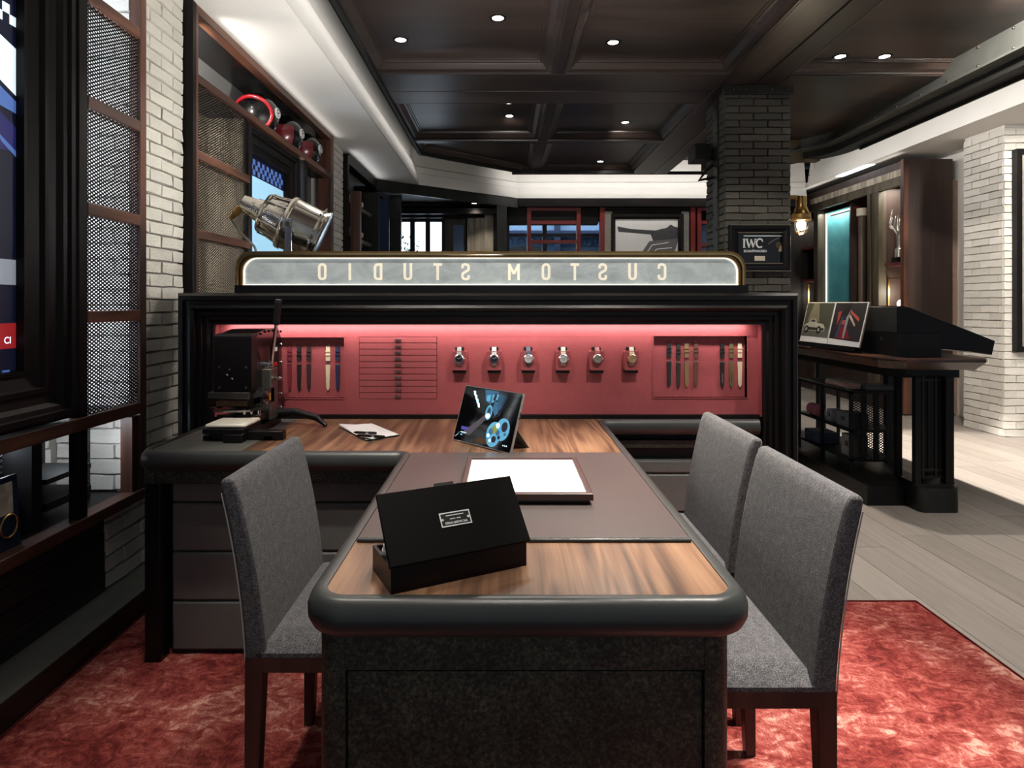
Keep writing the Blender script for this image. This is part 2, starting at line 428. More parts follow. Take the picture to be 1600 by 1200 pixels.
# ---------------------------------------------------------------- floor, step, rug
fl = bx('floor', M['tile_grey'], None, (-2.4, 7.2, -1.2, 12.0, -.12, -.012)); tag(fl, kind='structure')
pw = .195; row = 0; x0 = 1.12; PL = {}
for i in range(23):
    xa = x0 + i * pw; y = -.6 - (i * .77) % 1.7
    while y < 9.3:
        ln = 1.75; ya, yb = max(y, -.2), min(y + ln, 9.35); y += ln
        if yb - ya < .1: continue
        key = round(yb - ya, 3)
        if key not in PL: PL[key] = MB().box(-pw/2 + .0012, pw/2 - .0012, -key/2 + .0012, key/2 - .0012, -.012, 0).mesh('plank', M['plank'])
        o = bpy.data.objects.new('plank', PL[key]); C.objects.link(o); o.parent = fl; o.location = (xa, (ya + yb)/2, rnd.uniform(-.0006, .0003))
o = bx('screed', M['blackmatte'], fl, (-2.0, 1.02, -.6, 9.4, -.012, -.001))
rug = thing('rug', 'large distressed red rug with pale worn patches under the desk and chairs', 'rug')
def rugmesh():
    mb = MB(); nx, ny = 130, 110; x0, x1, y0, y1 = -1.486, 1.765, .25, 2.665
    q = random.Random(3); vs = []; fs = []
    for j in range(ny + 1):
        for i in range(nx + 1):
            e = (i in (0, nx) or j in (0, ny))
            vs.append((x0 + (x1-x0)*i/nx + (q.uniform(-.003, .003) if e else 0), y0 + (y1-y0)*j/ny + (q.uniform(-.003, .003) if e else 0), .001 if e else .011 + q.uniform(-.0015, .0015)))
    for j in range(ny):
        for i in range(nx): fs.append((j*(nx+1)+i, j*(nx+1)+i+1, (j+1)*(nx+1)+i+1, (j+1)*(nx+1)+i))
    return mb.add(vs, fs)
rugmesh().build('pile', M['rug'], rug, smooth=60)
MB().sweep2d([(-1.486, .25), (1.765, .25), (1.765, 2.665), (-1.486, 2.665)], [(-.004, .001), (-.004, .009), (.0, .009), (.0, .001)], True).build('bound_edge', plain('dark_red_binding', (96, 26, 28), .9), rug)
st = thing('trim_1', None, None, kind='structure')
bx('step_tread', M['grey_stone'], st, (-1.66, -1.49, -.3, 2.93, .0, .10))
bx('step_riser', wood('dark_step_riser', (18, 17, 15), (28, 26, 23), (38, 36, 32), 'y', .5), st, (-1.4895, -1.4885, -.3, 2.93, .0, .096))

# ---------------------------------------------------------------- left wall: piers, brick and backing
WL = thing('wall_left', None, None, kind='structure')
bx('backing_wall', M['mortar_l'], WL, (-2.3, -2.02, -1, 9.5, 0, 3.4))
bx('pier_core', M['mortar_l'], WL, (-2.02, -1.675, 2.80, 3.19, 0, 2.84))
bx('pier_foot', M['mortar_l'], WL, (-2.02, -1.675, 2.55, 2.80, 0, .40))
bx('pier_core', M['mortar_w'], WL, (-2.02, -1.66, 5.80, 6.30, 0, 2.84))
bricks(WL, 'brick_l', (-1.645, 0), R(90), 2.775, 3.175, .44, 2.84, .0615, .20, .04, .005, 5)
bricks(WL, 'brick_l', (-1.645, 0), R(90), 2.56, 3.175, .10, .44, .068, .24, .045, .008, 6)
bricks(WL, 'brick_w', (-1.645, 0), R(90), 5.79, 6.31, 1.0, 2.84, .066, .22, .03, .007, 7)
# brick behind the first display unit
bricks(WL, 'brick_w', (-1.985, 0), R(90), 2.02, 2.72, .50, 2.84, .075, .23, .035, .007, 8)
bx('pier_core', M['mortar_l'], WL, (-2.02, -1.68, 2.765, 2.80, .40, 2.84))
bricks(WL, 'brick_w', (0, 2.735), 0, -1.98, -1.652, .46, 2.84, .068, .26, .035, .005, 9)
# dark boarding under the window bench
for k in range(4):
    bx('board', wood('dark_apron_board', (24, 20, 18), (36, 31, 28), (48, 42, 38), 'y', .5), WL, (-1.675, -1.645 - .002*k, -.3, 2.555, .105 + k*.08, .105 + k*.08 + .076))

# ---------------------------------------------------------------- ceiling
CE = thing('ceiling', None, None, kind='structure')
bx('slab', M['blackmatte'], CE, (-2.4, 7.2, -1.2, 12.0, 3.42, 3.6))
ZB, ZP = 3.0, 3.075
def ybeam(x0, x1, y0, y1, z=ZB, name='beam'): return bx(name, M['ceil_y'], CE, (x0, x1, y0, y1, z, 3.4), bevel=.006)
def xbeam(x0, x1, y0, y1, z=ZB, name='beam'): return bx(name, M['ceil'], CE, (x0, x1, y0, y1, z, 3.4), bevel=.006)
CPROF = [(0, -.0), (.012, -.0), (.016, .014), (.05, .024), (.075, .05), (.082, .058), (.10, .058), (.104, .068), (.118, .068), (.121, .082)]
def coffer(x0, x1, y0, y1):
    F = lambda u, v, h: (u, v, ZB + h)
    MB().frame(x0, x1, y0, y1, CPROF, F).build('coffer_moulding', M['ceil'], CE)
    bx('coffer_panel', M['ceil'], CE, (x0 + .10, x1 - .10, y0 + .10, y1 - .10, ZP, ZP + .02))
# main beams
ybeam(1.68, 1.955, -.5, 8.2); ybeam(1.965, 2.14, -.5, 8.2)
xbeam(-.98, 1.68, 4.66, 5.02); xbeam(-.98, 1.68, 5.03, 5.32)
bx('groove', M['blackmatte'], CE, (1.954, 1.966, -.5, 8.2, ZB + .012, 3.3)); bx('groove', M['blackmatte'], CE, (-.98, 1.68, 5.019, 5.031, ZB + .012, 3.3))
for (ya, yb) in ((-.4, 2.0), (2.1, 4.66), (5.32, 6.56)):
    coffer(-.98, .36, ya, yb); coffer(.44, 1.68, ya, yb); ybeam(.36, .44, ya, yb)
xbeam(-.98, 1.68, 2.0, 2.1); xbeam(-.98, 1.68, 6.56, 6.64)
# far row with the splayed left corner
ybeam(.36, .44, 6.64, 8.1); coffer(.44, 1.68, 6.64, 8.1)
FARP = [(-.98, 6.64), (.36, 6.64), (.36, 8.1), (.2, 8.1), (-.98, 7.1)]
MB().prism([(-.9, 6.72), (.28, 6.72), (.28, 8.02), (.22, 8.02), (-.9, 7.06)], ZP, ZP + .02).build('coffer_panel', M['ceil'], CE)
MB().sweep2d(FARP[::-1], [(o, ZB + h) for o, h in CPROF], True).build('coffer_moulding', M['ceil'], CE)
MB().sweep2d([(.98+.7, 8.1), (.2, 8.1), (-.98, 7.1), (-.98, -.5)], [(0, ZB - .02), (-.03, ZB - .02), (-.03, 3.4), (0.02, 3.4), (0.02, ZB + .0)], False).build('edge_beam', M['blackmatte'], CE)
# right-hand bay
coffer(2.14, 3.42, 2.2, 4.66); coffer(2.14, 3.42, -.4, 2.1); xbeam(2.14, 3.42, 2.1, 2.2)
bx('coffer_panel', M['ceil'], CE, (2.14, 3.42, 4.66, 6.9, ZB + .005, ZB + .03))
xbeam(2.14, 3.42, 4.66, 4.9, ZB - .01)
MB().box(2.14, 3.3, 6.5, 6.6, 2.78, 3.0).build('bulkhead', M['olive_wood'], CE)
bx('void', M['blackmatte'], CE, (3.42, 3.47, -.6, 9.2, 2.98, 3.4))
# white soffit ring with stepped fascia
SO = thing('trim_2', None, None, kind='structure')
FPATH = [(-1.12, -.8), (-1.12, 8.1), (.20, 9.15), (4.45, 9.15), (4.45, -.8)]     # travel: inside of the well is on the right
FAS = [(.0, 2.84), (.0, 2.90), (-.02, 2.905), (-.02, 2.99), (-.05, 3.0), (-.05, 3.08), (-.09, 3.10), (-.09, 3.42)]
FASR = [(o, z + .18) for o, z in FAS]
MB().sweep2d(FPATH[:4], FAS).build('fascia', M['white'], SO, smooth=30)
MB().sweep2d([(4.45, 9.15), (4.45, -.8)], [(o, z + .17) for o, z in FAS]).build('fascia', M['white'], SO, smooth=30)
MB().prism([(-2.1, -.8), (-1.13, -.8), (-1.13, 8.11), (.19, 9.16), (4.44, 9.16), (4.44, 9.9), (-.3, 9.9), (-2.1, 8.6)], 2.84, 2.90).build('soffit', M['white'], SO)
bx('soffit', M['white'], SO, (4.455, 6.6, -.8, 9.9, 3.012, 3.07))
bx('fill_housing', M['blackmetal'], SO, (-1.025, -1.012, -.7, 6.9, 3.05, 3.08)); bx('fill_housing', M['blackmetal'], SO, (3.425, 3.44, -.5, 6.0, 2.77, 2.80)); bx('fill_housing', M['blackmetal'], SO, (.1, 3.9, 8.70, 8.74, 3.10, 3.14))  # housings added to go with the cove fill lamps
bx('void', M['blackmatte'], SO, (-1.10, -1.0, -.8, 8.2, 3.3, 3.4))
# curved steel beam along the well
sb = thing('steel_beam', 'long riveted steel channel beam curving along the ceiling edge above the white cove', 'beam')
bp = rounded([(3.30, -.6), (3.30, 6.3), (2.9, 6.75), (2.2, 6.95)], .5, 8)
MB().sweep2d(bp[::-1], [(0, 2.87), (.10, 2.87), (.10, 2.885), (.02, 2.89), (.02, 3.105), (.06, 3.115), (.06, 3.13), (0, 3.13)]).build('channel', plain('galvanised_beam', (104, 106, 102), .32, .6, .15, 5), sb, smooth=25)
MB().sweep2d(bp[::-1], [(-.16, 2.80), (.0, 2.80), (.0, 2.868), (-.16, 2.868)]).build('lower_flange', M['blackmatte'], sb)
y = 1.6; k = 0
while y < 6.2:
    for zz in (2.93, 3.06): MB().sphere((3.278, y, zz), .011, 8, 4).build('rivet', M['steel'], sb, smooth=60)
    y += .3; k += 1
# ---------------------------------------------------------------- right wall: white brick pier
WR = thing('wall_right', None, None, kind='structure')
bx('pier_core', M['mortar_w'], WR, (4.83, 6.4, 6.0, 6.52, 0, 3.05))
bx('backing_wall', M['white'], WR, (5.2, 5.4, 6.9, 9.9, 0, 3.05))
bx('side_wall', M['white'], WR, (6.4, 6.6, 4.8, 9.9, 0, 3.05))
nb = bricks(WR, 'brick_w', (0, 5.97), 0, 4.80, 5.80, 0.0, 3.01, .0745, .23, .035, .0045, 11)
nb2 = bricks(WR, 'brick_w', (4.80, 0), R(-90), -6.50, -5.985, 0.0, 3.01, .0745, .23, .035, .0045, 12)
# ---------------------------------------------------------------- charcoal brick pillar
PI = thing('wall_pillar', None, None, (2.0, 5.1, 0), kind='structure')
px0, px1, py0, py1 = 1.738, 2.258, 4.90, 5.36
bx('pillar_core', M['mortar_d'], PI, (px0 + .03, px1 - .03, py0 + .03, py1 - .03, 0, 3.0))
bricks(PI, 'brick_d', (0, py0), 0, px0, px1, .02, 2.95, .0565, .225, .04, .0045, 21)
bricks(PI, 'brick_d', (px0, 0), R(-90), -py1, -py0 - .03, .02, 2.95, .0565, .225, .04, .0045, 22)
bricks(PI, 'brick_d', (px1, 0), R(90), py0 + .03, py1, 1.2, 2.95, .0565, .225, .04, .0045, 23)
cp = bx('steel_collar', M['steel'], PI, (px0 - .02, px1 + .01, py0 - .03, py0 + .01, 2.93, 3.0), bevel=.003)
for i in range(5): MB().sphere((px0 + .06 + i*.10, py0 - .032, 2.965), .011, 8, 4).build('bolt', M['steel'], PI, smooth=60)
sp = bx('steel_strap', M['steel'], PI, (px0 - .012, px0, py0 + .145, py0 + .26, 0, 2.96), bevel=.002)
for i in range(22):
    MB().sphere((px0 - .013, py0 + (.16 if i % 2 else .245), .2 + i*.13), .008, 8, 4).build('rivet', M['steel'], PI, smooth=60)
# ---------------------------------------------------------------- back wall
WB = thing('wall_back', None, None, kind='structure')
for a in ((-2.3, 6.6, 0, .95), (-2.3, 6.6, 2.62, 3.4), (1.55, 6.6, .95, 2.62), (-2.3, -1.70, .95, 2.62), (-.62, .02, .95, 2.62)):
    bx('wall_face', M['ebony'], WB, (a[0], a[1], 9.75, 9.9, a[2], a[3]))
bx('header', M['ebony_x'], WB, (.05, 4.5, 9.16, 9.26, 2.72, 2.84))
# ---------------------------------------------------------------- back windows, outdoors
glass = None
def _glass():
    t = NT('clear_window_glass'); t.set(Base_Color=(1, 1, 1, 1), Roughness=.02); t.p.inputs['Transmission Weight'].default_value = 1; t.p.inputs['IOR'].default_value = 1.02; return t.mat
M['glass'] = _glass()
def _clear():
    t = NT('clear_acrylic'); t.set(Base_Color=(.95, .96, .95, 1), Roughness=.03); t.p.inputs['Transmission Weight'].default_value = 1; t.p.inputs['IOR'].default_value = 1.3; return t.mat
M['acrylic'] = _clear()
sky = MB().box(-6, 8, 15, 15.1, -1, 7).build('sky_backdrop', emit('overcast_sky', (226, 240, 252), 1.0)); tag(sky, 'pale overcast sky seen through the far windows', 'sky', kind='stuff')
def window(name, x0, x1, z0, z1, mull, trans, mat):
    w_ = thing(name, None, None, kind='structure')
    fw = .05
    for a in ((x0, x0+fw, z0, z1), (x1-fw, x1, z0, z1), (x0+fw, x1-fw, z1-fw, z1), (x0+fw, x1-fw, z0, z0+fw)):
        bx('window_frame', mat, w_, (a[0], a[1], 9.70, 9.80, a[2], a[3]))
    for m in mull: bx('mullion', mat, w_, (m-.035, m+.035, 9.71, 9.79, z0+fw, z1-fw))
    for t in trans: bx('transom', mat, w_, (x0+fw, x1-fw, 9.715, 9.785, t-.025, t+.025))
    ed = [x0+fw] + list(mull) + [x1-fw]
    for a, b in zip(ed[:-1], ed[1:]): bx('pane', M['glass'], w_, (a+.02, b-.02, 9.745, 9.75, z0+fw, z1-fw))
    return w_
window('window_1', -1.70, -.94, .95, 2.62, (-1.45, -1.21), (), M['blackmatte'])
bx('wall_face', M['olive_wood'], WB, (-.94, -.62, 9.68, 9.78, .95, 2.62))
window('window_2', .02, 1.55, .95, 2.62, (.62,), (2.36,), plain('slate_blue_window_frame', (44, 54, 76), .5))
q = random.Random(5)
leafm = plain('garden_foliage', (70, 120, 104), .7, 0, .4, 6)
for k, (cx, cz, rr, ty) in enumerate(((-1.98, 2.15, .42, 12.2), (-1.3, 2.0, .36, 13.9), (-2.9, 1.8, .36, 12.2))):
    t = thing('tree', ('leafy tree outside the far left window, left of the middle pane', 'leafy tree outside the far left window, behind the middle pane', 'low leafy tree outside the far left window, mostly below the panes')[k], 'tree', (cx, ty, 0), group='garden trees')
    mb = MB()
    for i in range(420):
        a = q.gauss(0, .45)*rr; b = q.gauss(0, .45)*rr; c = q.gauss(0, .5)*rr
        s_ = q.uniform(.025, .05); d = Vector((q.uniform(-1, 1), q.uniform(-1, 1), q.uniform(-1, 1))).normalized(); e = d.orthogonal().normalized(); g = d.cross(e)
        p = Vector((cx + a, ty + b, cz + c))
        mb.add([p - e*s_, p + g*s_*.5, p + e*s_, p - g*s_*.5], [(0, 1, 2, 3)])
    f = mb.build('foliage', leafm, t); tag(f, kind='stuff')
    MB().tube([(cx, ty, 0), (cx + .03, ty, cz*.6), (cx, ty, cz)], [.06, .045, .02]).build('trunk', M['olive_wood'], t, smooth=60)
fac = thing('building_facade', 'blue grey ornate building front seen through the far centre window', 'building', (.8, 12.5, 0))
bx('wall', plain('pale_blue_stucco', (128, 164, 196), .8), fac, (-.2, 2.6, 12.4, 12.6, 0, 4.2)); bx('cornice', plain('dark_blue_stone', (58, 80, 118), .8), fac, (-.2, 2.6, 12.32, 12.4, 2.66, 2.74))  # darker blue trim on a pale blue wall
bx('pilaster', plain('dark_blue_stone', (58, 80, 118), .8), fac, (.98, 1.1, 12.30, 12.4, 0, 4.0)); bx('pilaster', plain('dark_blue_stone', (58, 80, 118), .8), fac, (2.0, 2.2, 12.30, 12.4, 0, 4.0))
for i in range(9): MB().tube([(.1 + i*.22 + .07*math.cos(t_/8*6.28), 12.36, 2.52 + .07*math.sin(t_/8*6.28)) for t_ in range(8)], .012, 5, True).build('ornament', plain('dark_blue_stone', (58, 80, 118), .8), fac, smooth=60)
vanb = thing('parked_van', 'white rounded van roof outside the far centre window', 'van', (.5, 11.4, 0))
MB().prism(rounded([(-.1, 0.0), (-.1, 2.28), (.55, 2.34), (.95, 2.12), (1.0, 0.0)], .14, 6, True), 11.2, 11.6, 'y').build('van_body', plain('white_van_paint', (235, 238, 240), .4), vanb, smooth=30)
# alcove between the two steel posts
for k, (xx, yy) in enumerate(((-1.43, 8.12), (-.045, 9.02))):
    t = thing('steel_post', ('riveted dark steel post beside the blue door panel in the far left corner', 'riveted dark steel post left of the red framed shelf at the back')[k], 'post', (xx, yy, 0), group='riveted steel posts')
    bx('post_flange', M['steel_dk'], t, (xx-.075, xx+.075, yy-.04, yy+.04, 0, 2.699), bevel=.004)
    for i in range(17): MB().sphere((xx + (.0), yy-.042, .3 + i*.14), .011, 8, 4).build('rivet', M['steel'], t, smooth=60)
MB().prism([(-1.7, 8.2), (-1.4, 8.0), (.16, 9.24), (.16, 9.75), (-1.7, 9.75)], 2.76, 2.838).build('alcove_ceiling', M['ebony_x'], WB)
MB().prism([(-1.60, 7.74), (-1.12, 8.125), (.20, 9.175), (.20, 9.25), (-1.60, 7.82)], 2.70, 2.838).build('alcove_beam', M['steel_dk'], WB)
bx('alcove_beam', M['ebony_x'], WB, (-1.7, -.1, 9.2, 9.3, 2.62, 2.70)); bx('alcove_beam', M['ebony_x'], WB, (-1.7, -.1, 9.5, 9.58, 2.60, 2.70))
for i in range(4): bx('wall_panel', M['beige_wood'] if i < 3 else M['ebony'], WB, (-.58 + i*.135, -.58 + i*.135 + .13, 9.55 - i*.05, 9.7, 0, 2.66))
bx('door_panel', M['blue_panel'], WB, (-.80, -.64, 9.60, 9.68, 0, 2.50)); bx('door_panel', M['blue_panel'], WB, (-1.70, -1.52, 8.15, 8.25, 0, 2.66))
# red framed shelf and poster
rs = thing('shelf_frame', 'oxblood red metal shelf frame standing in front of the far centre window', 'shelf', (.8, 9.3, 0))
for xx in (.36, 1.10): bx('upright', M['red_metal'], rs, (xx-.03, xx+.03, 9.26, 9.36, 0, 2.73))
for zz in (2.70, 2.50, 2.21, 1.7, 1.1): bx('crossbar', M['red_metal'], rs, (.36, 1.10, 9.27, 9.35, zz-.025, zz+.025))
bx('top_box', M['ebony_x'], rs, (.05, 1.40, 9.30, 9.50, 2.48, 2.72))
pf = thing('poster_frame', 'tall black framed poster of a grey race car between red posts at the back', 'poster', (2.1, 9.3, 0))
for xx in (1.45, 2.80): bx('red_post', M['red_metal'], pf, (xx-.035, xx+.035, 9.24, 9.34, 0, 2.73))
for xx in (1.545, 2.69): bx('steel_jamb', plain('brushed_jamb', (150, 148, 142), .35, .8), pf, (xx-.055, xx+.055, 9.26, 9.36, 0, 2.66))
bx('red_header', M['ebony_x'], pf, (1.45, 2.80, 9.27, 9.36, 2.60, 2.73))
MB().frame(1.58, 2.66, .9, 2.62, [(0, 0), (0, .07), (.04, .06), (.07, .03), (.075, .0)], lambda u, v, h: (u, 9.30 - h, v)).build('border', M['black'], pf)
bx('poster', M['paper'], pf, (1.60, 2.64, 9.29, 9.31, .92, 2.60))
def flat(pts, y, mat, parent, name='printed_shape'):
    mb = MB(); mb.prism(pts, y, y - .0008, 'y'); return mb.build(name, mat, parent)
grey = plain('print_grey', (70, 70, 74), .6); lg = plain('print_lightgrey', (170, 168, 162), .6)
flat([(1.68, 2.44), (1.9, 2.40), (2.25, 2.38), (2.42, 2.42), (2.48, 2.47), (2.53, 2.44), (2.60, 2.42), (2.60, 2.26), (2.22, 2.22), (2.18, 2.32), (1.7, 2.36)], 9.289, grey, pf)
flat([(2.16, 2.22), (2.6, 2.26), (2.52, 2.0), (2.4, 1.7), (1.9, 1.7), (2.0, 1.98)], 9.2885, plain('print_midgrey', (110, 110, 112), .6), pf)
flat([(1.64, 1.95), (2.0, 2.0), (1.95, 1.7), (1.64, 1.6)], 9.288, lg, pf)
for k, pts in enumerate((((2.05, 1.95), (2.2, 2.16), (2.45, 2.2)), ((2.15, 1.95), (2.27, 2.1), (2.5, 2.12)), ((2.27, 1.94), (2.36, 2.03), (2.5, 2.02)))):
    MB().tube([(p[0], 9.287, p[1]) for p in pts], .008, 5).build('printed_line', M['paper'], pf)
rs2 = thing('shelf_frame', 'oxblood red metal shelf frame at the far right beside the brick pillar', 'shelf', (3.0, 9.3, 0))
for xx in (2.90, 3.6): bx('upright', M['red_metal'], rs2, (xx-.03, xx+.03, 9.26, 9.36, 0, 2.73))
for zz in (2.70, 2.50, 2.16, 1.6): bx('crossbar', M['red_metal'], rs2, (2.9, 3.6, 9.27, 9.35, zz-.025, zz+.025))
bx('back_board', M['blue_panel'], rs2, (2.93, 3.57, 9.36, 9.38, 0, 2.5))
spk = thing('wall_speaker', 'small grey box speaker on a bent bracket left of the pillar top', 'speaker', (1.63, 5.15, 2.5))
bx('speaker_box', M['steel_dk'], spk, (1.56, 1.70, 5.10, 5.3, 2.47, 2.60), bevel=.006)
MB().tube([(1.735, 5.15, 2.44), (1.66, 5.12, 2.38), (1.60, 5.12, 2.30), (1.735, 5.15, 2.33)], .012, 6).build('bracket', M['steel'], spk, smooth=60)

# ---------------------------------------------------------------- left display units
SL = [2.466, 2.06, 1.647, 1.23]
def mesh_bay(parent, y0, y1, zs, xf=-1.612, pitch=.0145):
    for za, zb in zip(zs[:-1], zs[1:]):
        m = lattice(MB(), lambda u, v, h: (xf - h, u, v), y0, y1, min(za, zb) + .024, max(za, zb) - .024, pitch).build('mesh_sheet', M['blackmetal'], parent); tag(m, kind='stuff')
U1 = thing('display_unit', 'tall walnut framed wall display with wire mesh in the left foreground', 'display unit', (-1.6, 2.4, .4))
bx('post', M['walnut_z'], U1, (-1.645, -1.60, 2.725, 2.772, .43, 2.84), bevel=.003)
bx('post', M['ebony'], U1, (-1.642, -1.602, 2.335, 2.385, .43, 2.84), bevel=.003)
for z in SL: bx('rail', M['walnut'], U1, (-1.64, -1.60, 2.385, 2.725, z-.024, z+.024), bevel=.003)
bx('rail', M['walnut'], U1, (-1.66, -1.598, .3, 2.725, .80, .85), bevel=.003)
bx('shelf', M['blackmatte'], U1, (-1.98, -1.662, .3, 2.725, .79, .835))
mesh_bay(U1, 2.385, 2.725, SL + [.825])
bx('bench_rail', M['walnut'], U1, (-1.66, -1.595, .3, 2.76, .42, .466), bevel=.003)
bx('bench_board', M['black'], U1, (-1.98, -1.66, .3, 2.725, .425, .455))
for a in ((2.58, 2.635), (2.28, 2.33)): bx('angle_post', M['steel_dk'], U1, (-1.80, -1.76, a[0], a[1], .455, .79))
for zz in (.53, .66, .75): MB().sphere((-1.757, 2.607, zz), .009, 8, 4).build('rivet', M['steel'], U1, smooth=60)
bx('divider', M['blackmatte'], U1, (-1.95, -1.70, 2.23, 2.28, .455, .79)); bx('low_shelf', M['blackmatte'], U1, (-1.95, -1.72, 2.33, 2.58, .50, .53)); bx('low_shelf', M['blackmatte'], U1, (-1.95, -1.72, 2.33, 2.58, .60, .62))
bx('back_panel', M['blackmatte'], U1, (-1.95, -1.94, .3, 2.62, .455, .79))
bx('side_post', M['walnut_z'], U1, (-1.66, -1.61, 2.68, 2.725, .455, .79))
m = lattice(MB(), lambda u, v, h: (-1.80 - h, u, v), 2.0, 2.23, .63, .79, .02, .6, .003).build('mesh_sheet', M['steel'], U1); tag(m, kind='stuff')
ls = bx('light_strip', emit('cool_led_strip', (214, 230, 255), 9), U1, (-1.90, -1.885, 2.30, 2.315, .86, 2.62))
ls2 = bx('light_strip', emit('cool_led_strip', (214, 230, 255), 9), U1, (-1.90, -1.885, 2.15, 2.26, .775, .785))
# framed screen on the left
def framed_tv(name, label, y0, y1, z0, z1, xf, fw, deep):
    t = thing(name, label, 'screen', (xf, (y0+y1)/2, z0))
    k = fw/.28
    F = lambda u, v, h: (xf + h, u, v)
    prof = [(0, -deep), (0, .0), (.02*k, .012), (.05*k, .012), (.055*k, .0), (.08*k, -.004), (.10*k, -.022), (.15*k, -.03), (.155*k, -.02), (.18*k, -.02), (.19*k, -.036), (.25*k, -.05), (.255*k, -.044), (.275*k, -.044), (.28*k, -.07)]
    MB().frame(y0, y1, z0, z1, prof, F).build('frame_moulding', M['ebony'], t)
    bx('back_box', M['blackmatte'], t, (xf - deep, xf - .085, y0+.02, y1-.02, z0+.02, z1-.02))
    bx('screen', emit('screen_navy', (10, 14, 34), .5), t, (xf - .08, xf - .072, y0+fw-.004, y1-fw+.004, z0+fw-.004, z1-fw+.004))
    return t
T1 = framed_tv('framed_screen', 'large wall screen in a deep black moulded frame at the left edge', .6, 2.31, .862, 2.75, -1.60, .19, .16)
def scr(pts, mat, parent, x, name='screen_image'): return MB().prism(pts, x, x + .0008, 'x').build(name, mat, parent)
sw = emit('screen_pale', (205, 226, 240), .75); sbm = emit('screen_blue', (70, 100, 160), .6); srd = emit('screen_red', (150, 30, 34), .5); sdk = emit('screen_slate', (150, 160, 170), .35)
xs = -1.6715; ye = 2.124
for (z0_, dz_, mm) in ((2.225, .032, sw), (.998, .03, sbm)):
    for i in range(14):
        for j in range(2):
            if (i + j) % 2 == 0: scr([(ye-.03*(i+1), z0_+dz_*j), (ye-.03*i, z0_+dz_*j), (ye-.03*i, z0_+dz_*(j+1)), (ye-.03*(i+1), z0_+dz_*(j+1))], mm, T1, xs)
scr([(1.1, 2.2), (1.8, 2.21), (2.02, 2.185), (ye, 2.15), (ye, 1.99), (2.0, 2.05), (1.1, 2.1)], sw, T1, xs)
scr([(1.1, 2.05), (2.0, 2.03), (ye, 1.97), (ye, 1.93), (1.9, 1.96), (1.1, 1.98)], sbm, T1, xs)
scr([(1.5, 1.92), (2.05, 1.92), (ye, 1.88), (ye, 1.80), (1.9, 1.78), (1.5, 1.75)], emit('screen_violet', (30, 30, 84), .6), T1, xs)
scr([(2.04, 1.85), (ye, 1.80), (ye, 1.78), (2.06, 1.82)], sbm, T1, xs + .0003)
scr([(1.0, 1.435), (ye, 1.43), (ye, 1.345), (1.0, 1.345)], sdk, T1, xs); scr([(1.0, 1.215), (ye, 1.215), (ye, 1.13), (1.0, 1.13)], srd, T1, xs)
text_mb('CI', .032, lambda a, b, c: (xs + .001, 2.085 + a, 1.157 + b), depth=.0004).build('screen_text', sw, T1)
# card with a ring in the bench
cd = thing('display_card', 'dark blue upright card with a gold ring print on the bench at the left edge', 'card', (-1.645, 2.06, .456))
MB().prism([(1.72, .464), (2.11, .464), (2.09, .71), (1.72, .71)], -1.652, -1.644, 'x').build('card', plain('navy_card', (20, 34, 52), .35), cd)
MB().prism([(1.72, .585), (2.075, .585), (2.07, .69), (1.72, .69)], -1.6438, -1.643, 'x').build('card_photo', plain('print_pale_smoke', (150, 146, 132), .5, 0, .5, 14), cd)
MB().tube([(-1.642, 2.055 + .035*math.cos(a/16*6.283), .545 + .038*math.sin(a/16*6.283)) for a in range(16)], .004, 6, True).build('ring_print', M['brass'], cd, smooth=60)
MB().box(-1.656, -1.636, 1.72, 2.11, .4565, .464).build('card_foot', M['blackmetal'], cd)
rb = thing('folded_cloth', 'folded pink cloth on the low shelf behind the ring card', 'cloth', (-1.80, 2.12, .456)); MB().box(-1.88, -1.74, 2.02, 2.22, .456, .62).build('cloth', plain('dusty_pink_cloth', (150, 84, 98), .9), rb, bevel=.02)

U2 = thing('display_unit', 'dark framed wall display holding the helmets behind the sign on the left', 'display unit', (-1.6, 4.4, .4))
bx('post', M['ebony'], U2, (-1.72, -1.598, 3.18, 3.215, .1, 2.84), bevel=.003)
bx('post', M['walnut_z'], U2, (-1.70, -1.598, 3.215, 3.235, .1, 2.79)); bx('post', M['walnut_z'], U2, (-1.72, -1.598, 5.70, 5.79, .1, 2.84), bevel=.003)
bx('rail', M['walnut'], U2, (-1.66, -1.598, 3.215, 5.70, 2.79, 2.838), bevel=.003)
bx('rail', M['walnut'], U2, (-1.66, -1.598, 3.235, 5.70, 2.435, 2.480), bevel=.003)
for z in SL[1:]: bx('rail', M['walnut'], U2, (-1.66, -1.598, 3.235, 3.90, z-.024, z+.024), bevel=.003)
mesh_bay(U2, 3.235, 3.87, SL + [.825])
bx('side_post', M['ebony'], U2, (-1.72, -1.62, 3.87, 3.91, .1, 2.435))
bx('back_veneer', M['beige_wood'], U2, (-1.86, -1.84, 3.235, 3.89, .1, 2.43)); bx('side_veneer', M['beige_wood'], U2, (-1.84, -1.62, 3.845, 3.868, .1, 2.43))
bx('helmet_shelf', M['ebony'], U2, (-2.0, -1.66, 3.235, 5.70, 2.435, 2.46))
bx('top_sheet', M['mirrorpanel'], U2, (-2.0, -1.66, 3.235, 5.70, 2.795, 2.81)); bx('back_sheet', plain('satin_steel_sheet', (176, 176, 174), .34, .5, .05, 2), U2, (-1.90, -1.885, 3.235, 5.45, 2.60, 2.795))
bx('post', M['ebony'], U2, (-1.72, -1.61, 4.985, 5.06, .1, 2.435))
bx('back_sheet', plain('satin_grey_sheet', (150, 152, 154), .3, .5), U2, (-1.80, -1.78, 5.06, 5.70, .1, 2.435))
ls = bx('light_strip', emit('cool_led_strip', (214, 230, 255), 9), U2, (-1.70, -1.68, 4.93, 4.975, .9, 2.42))
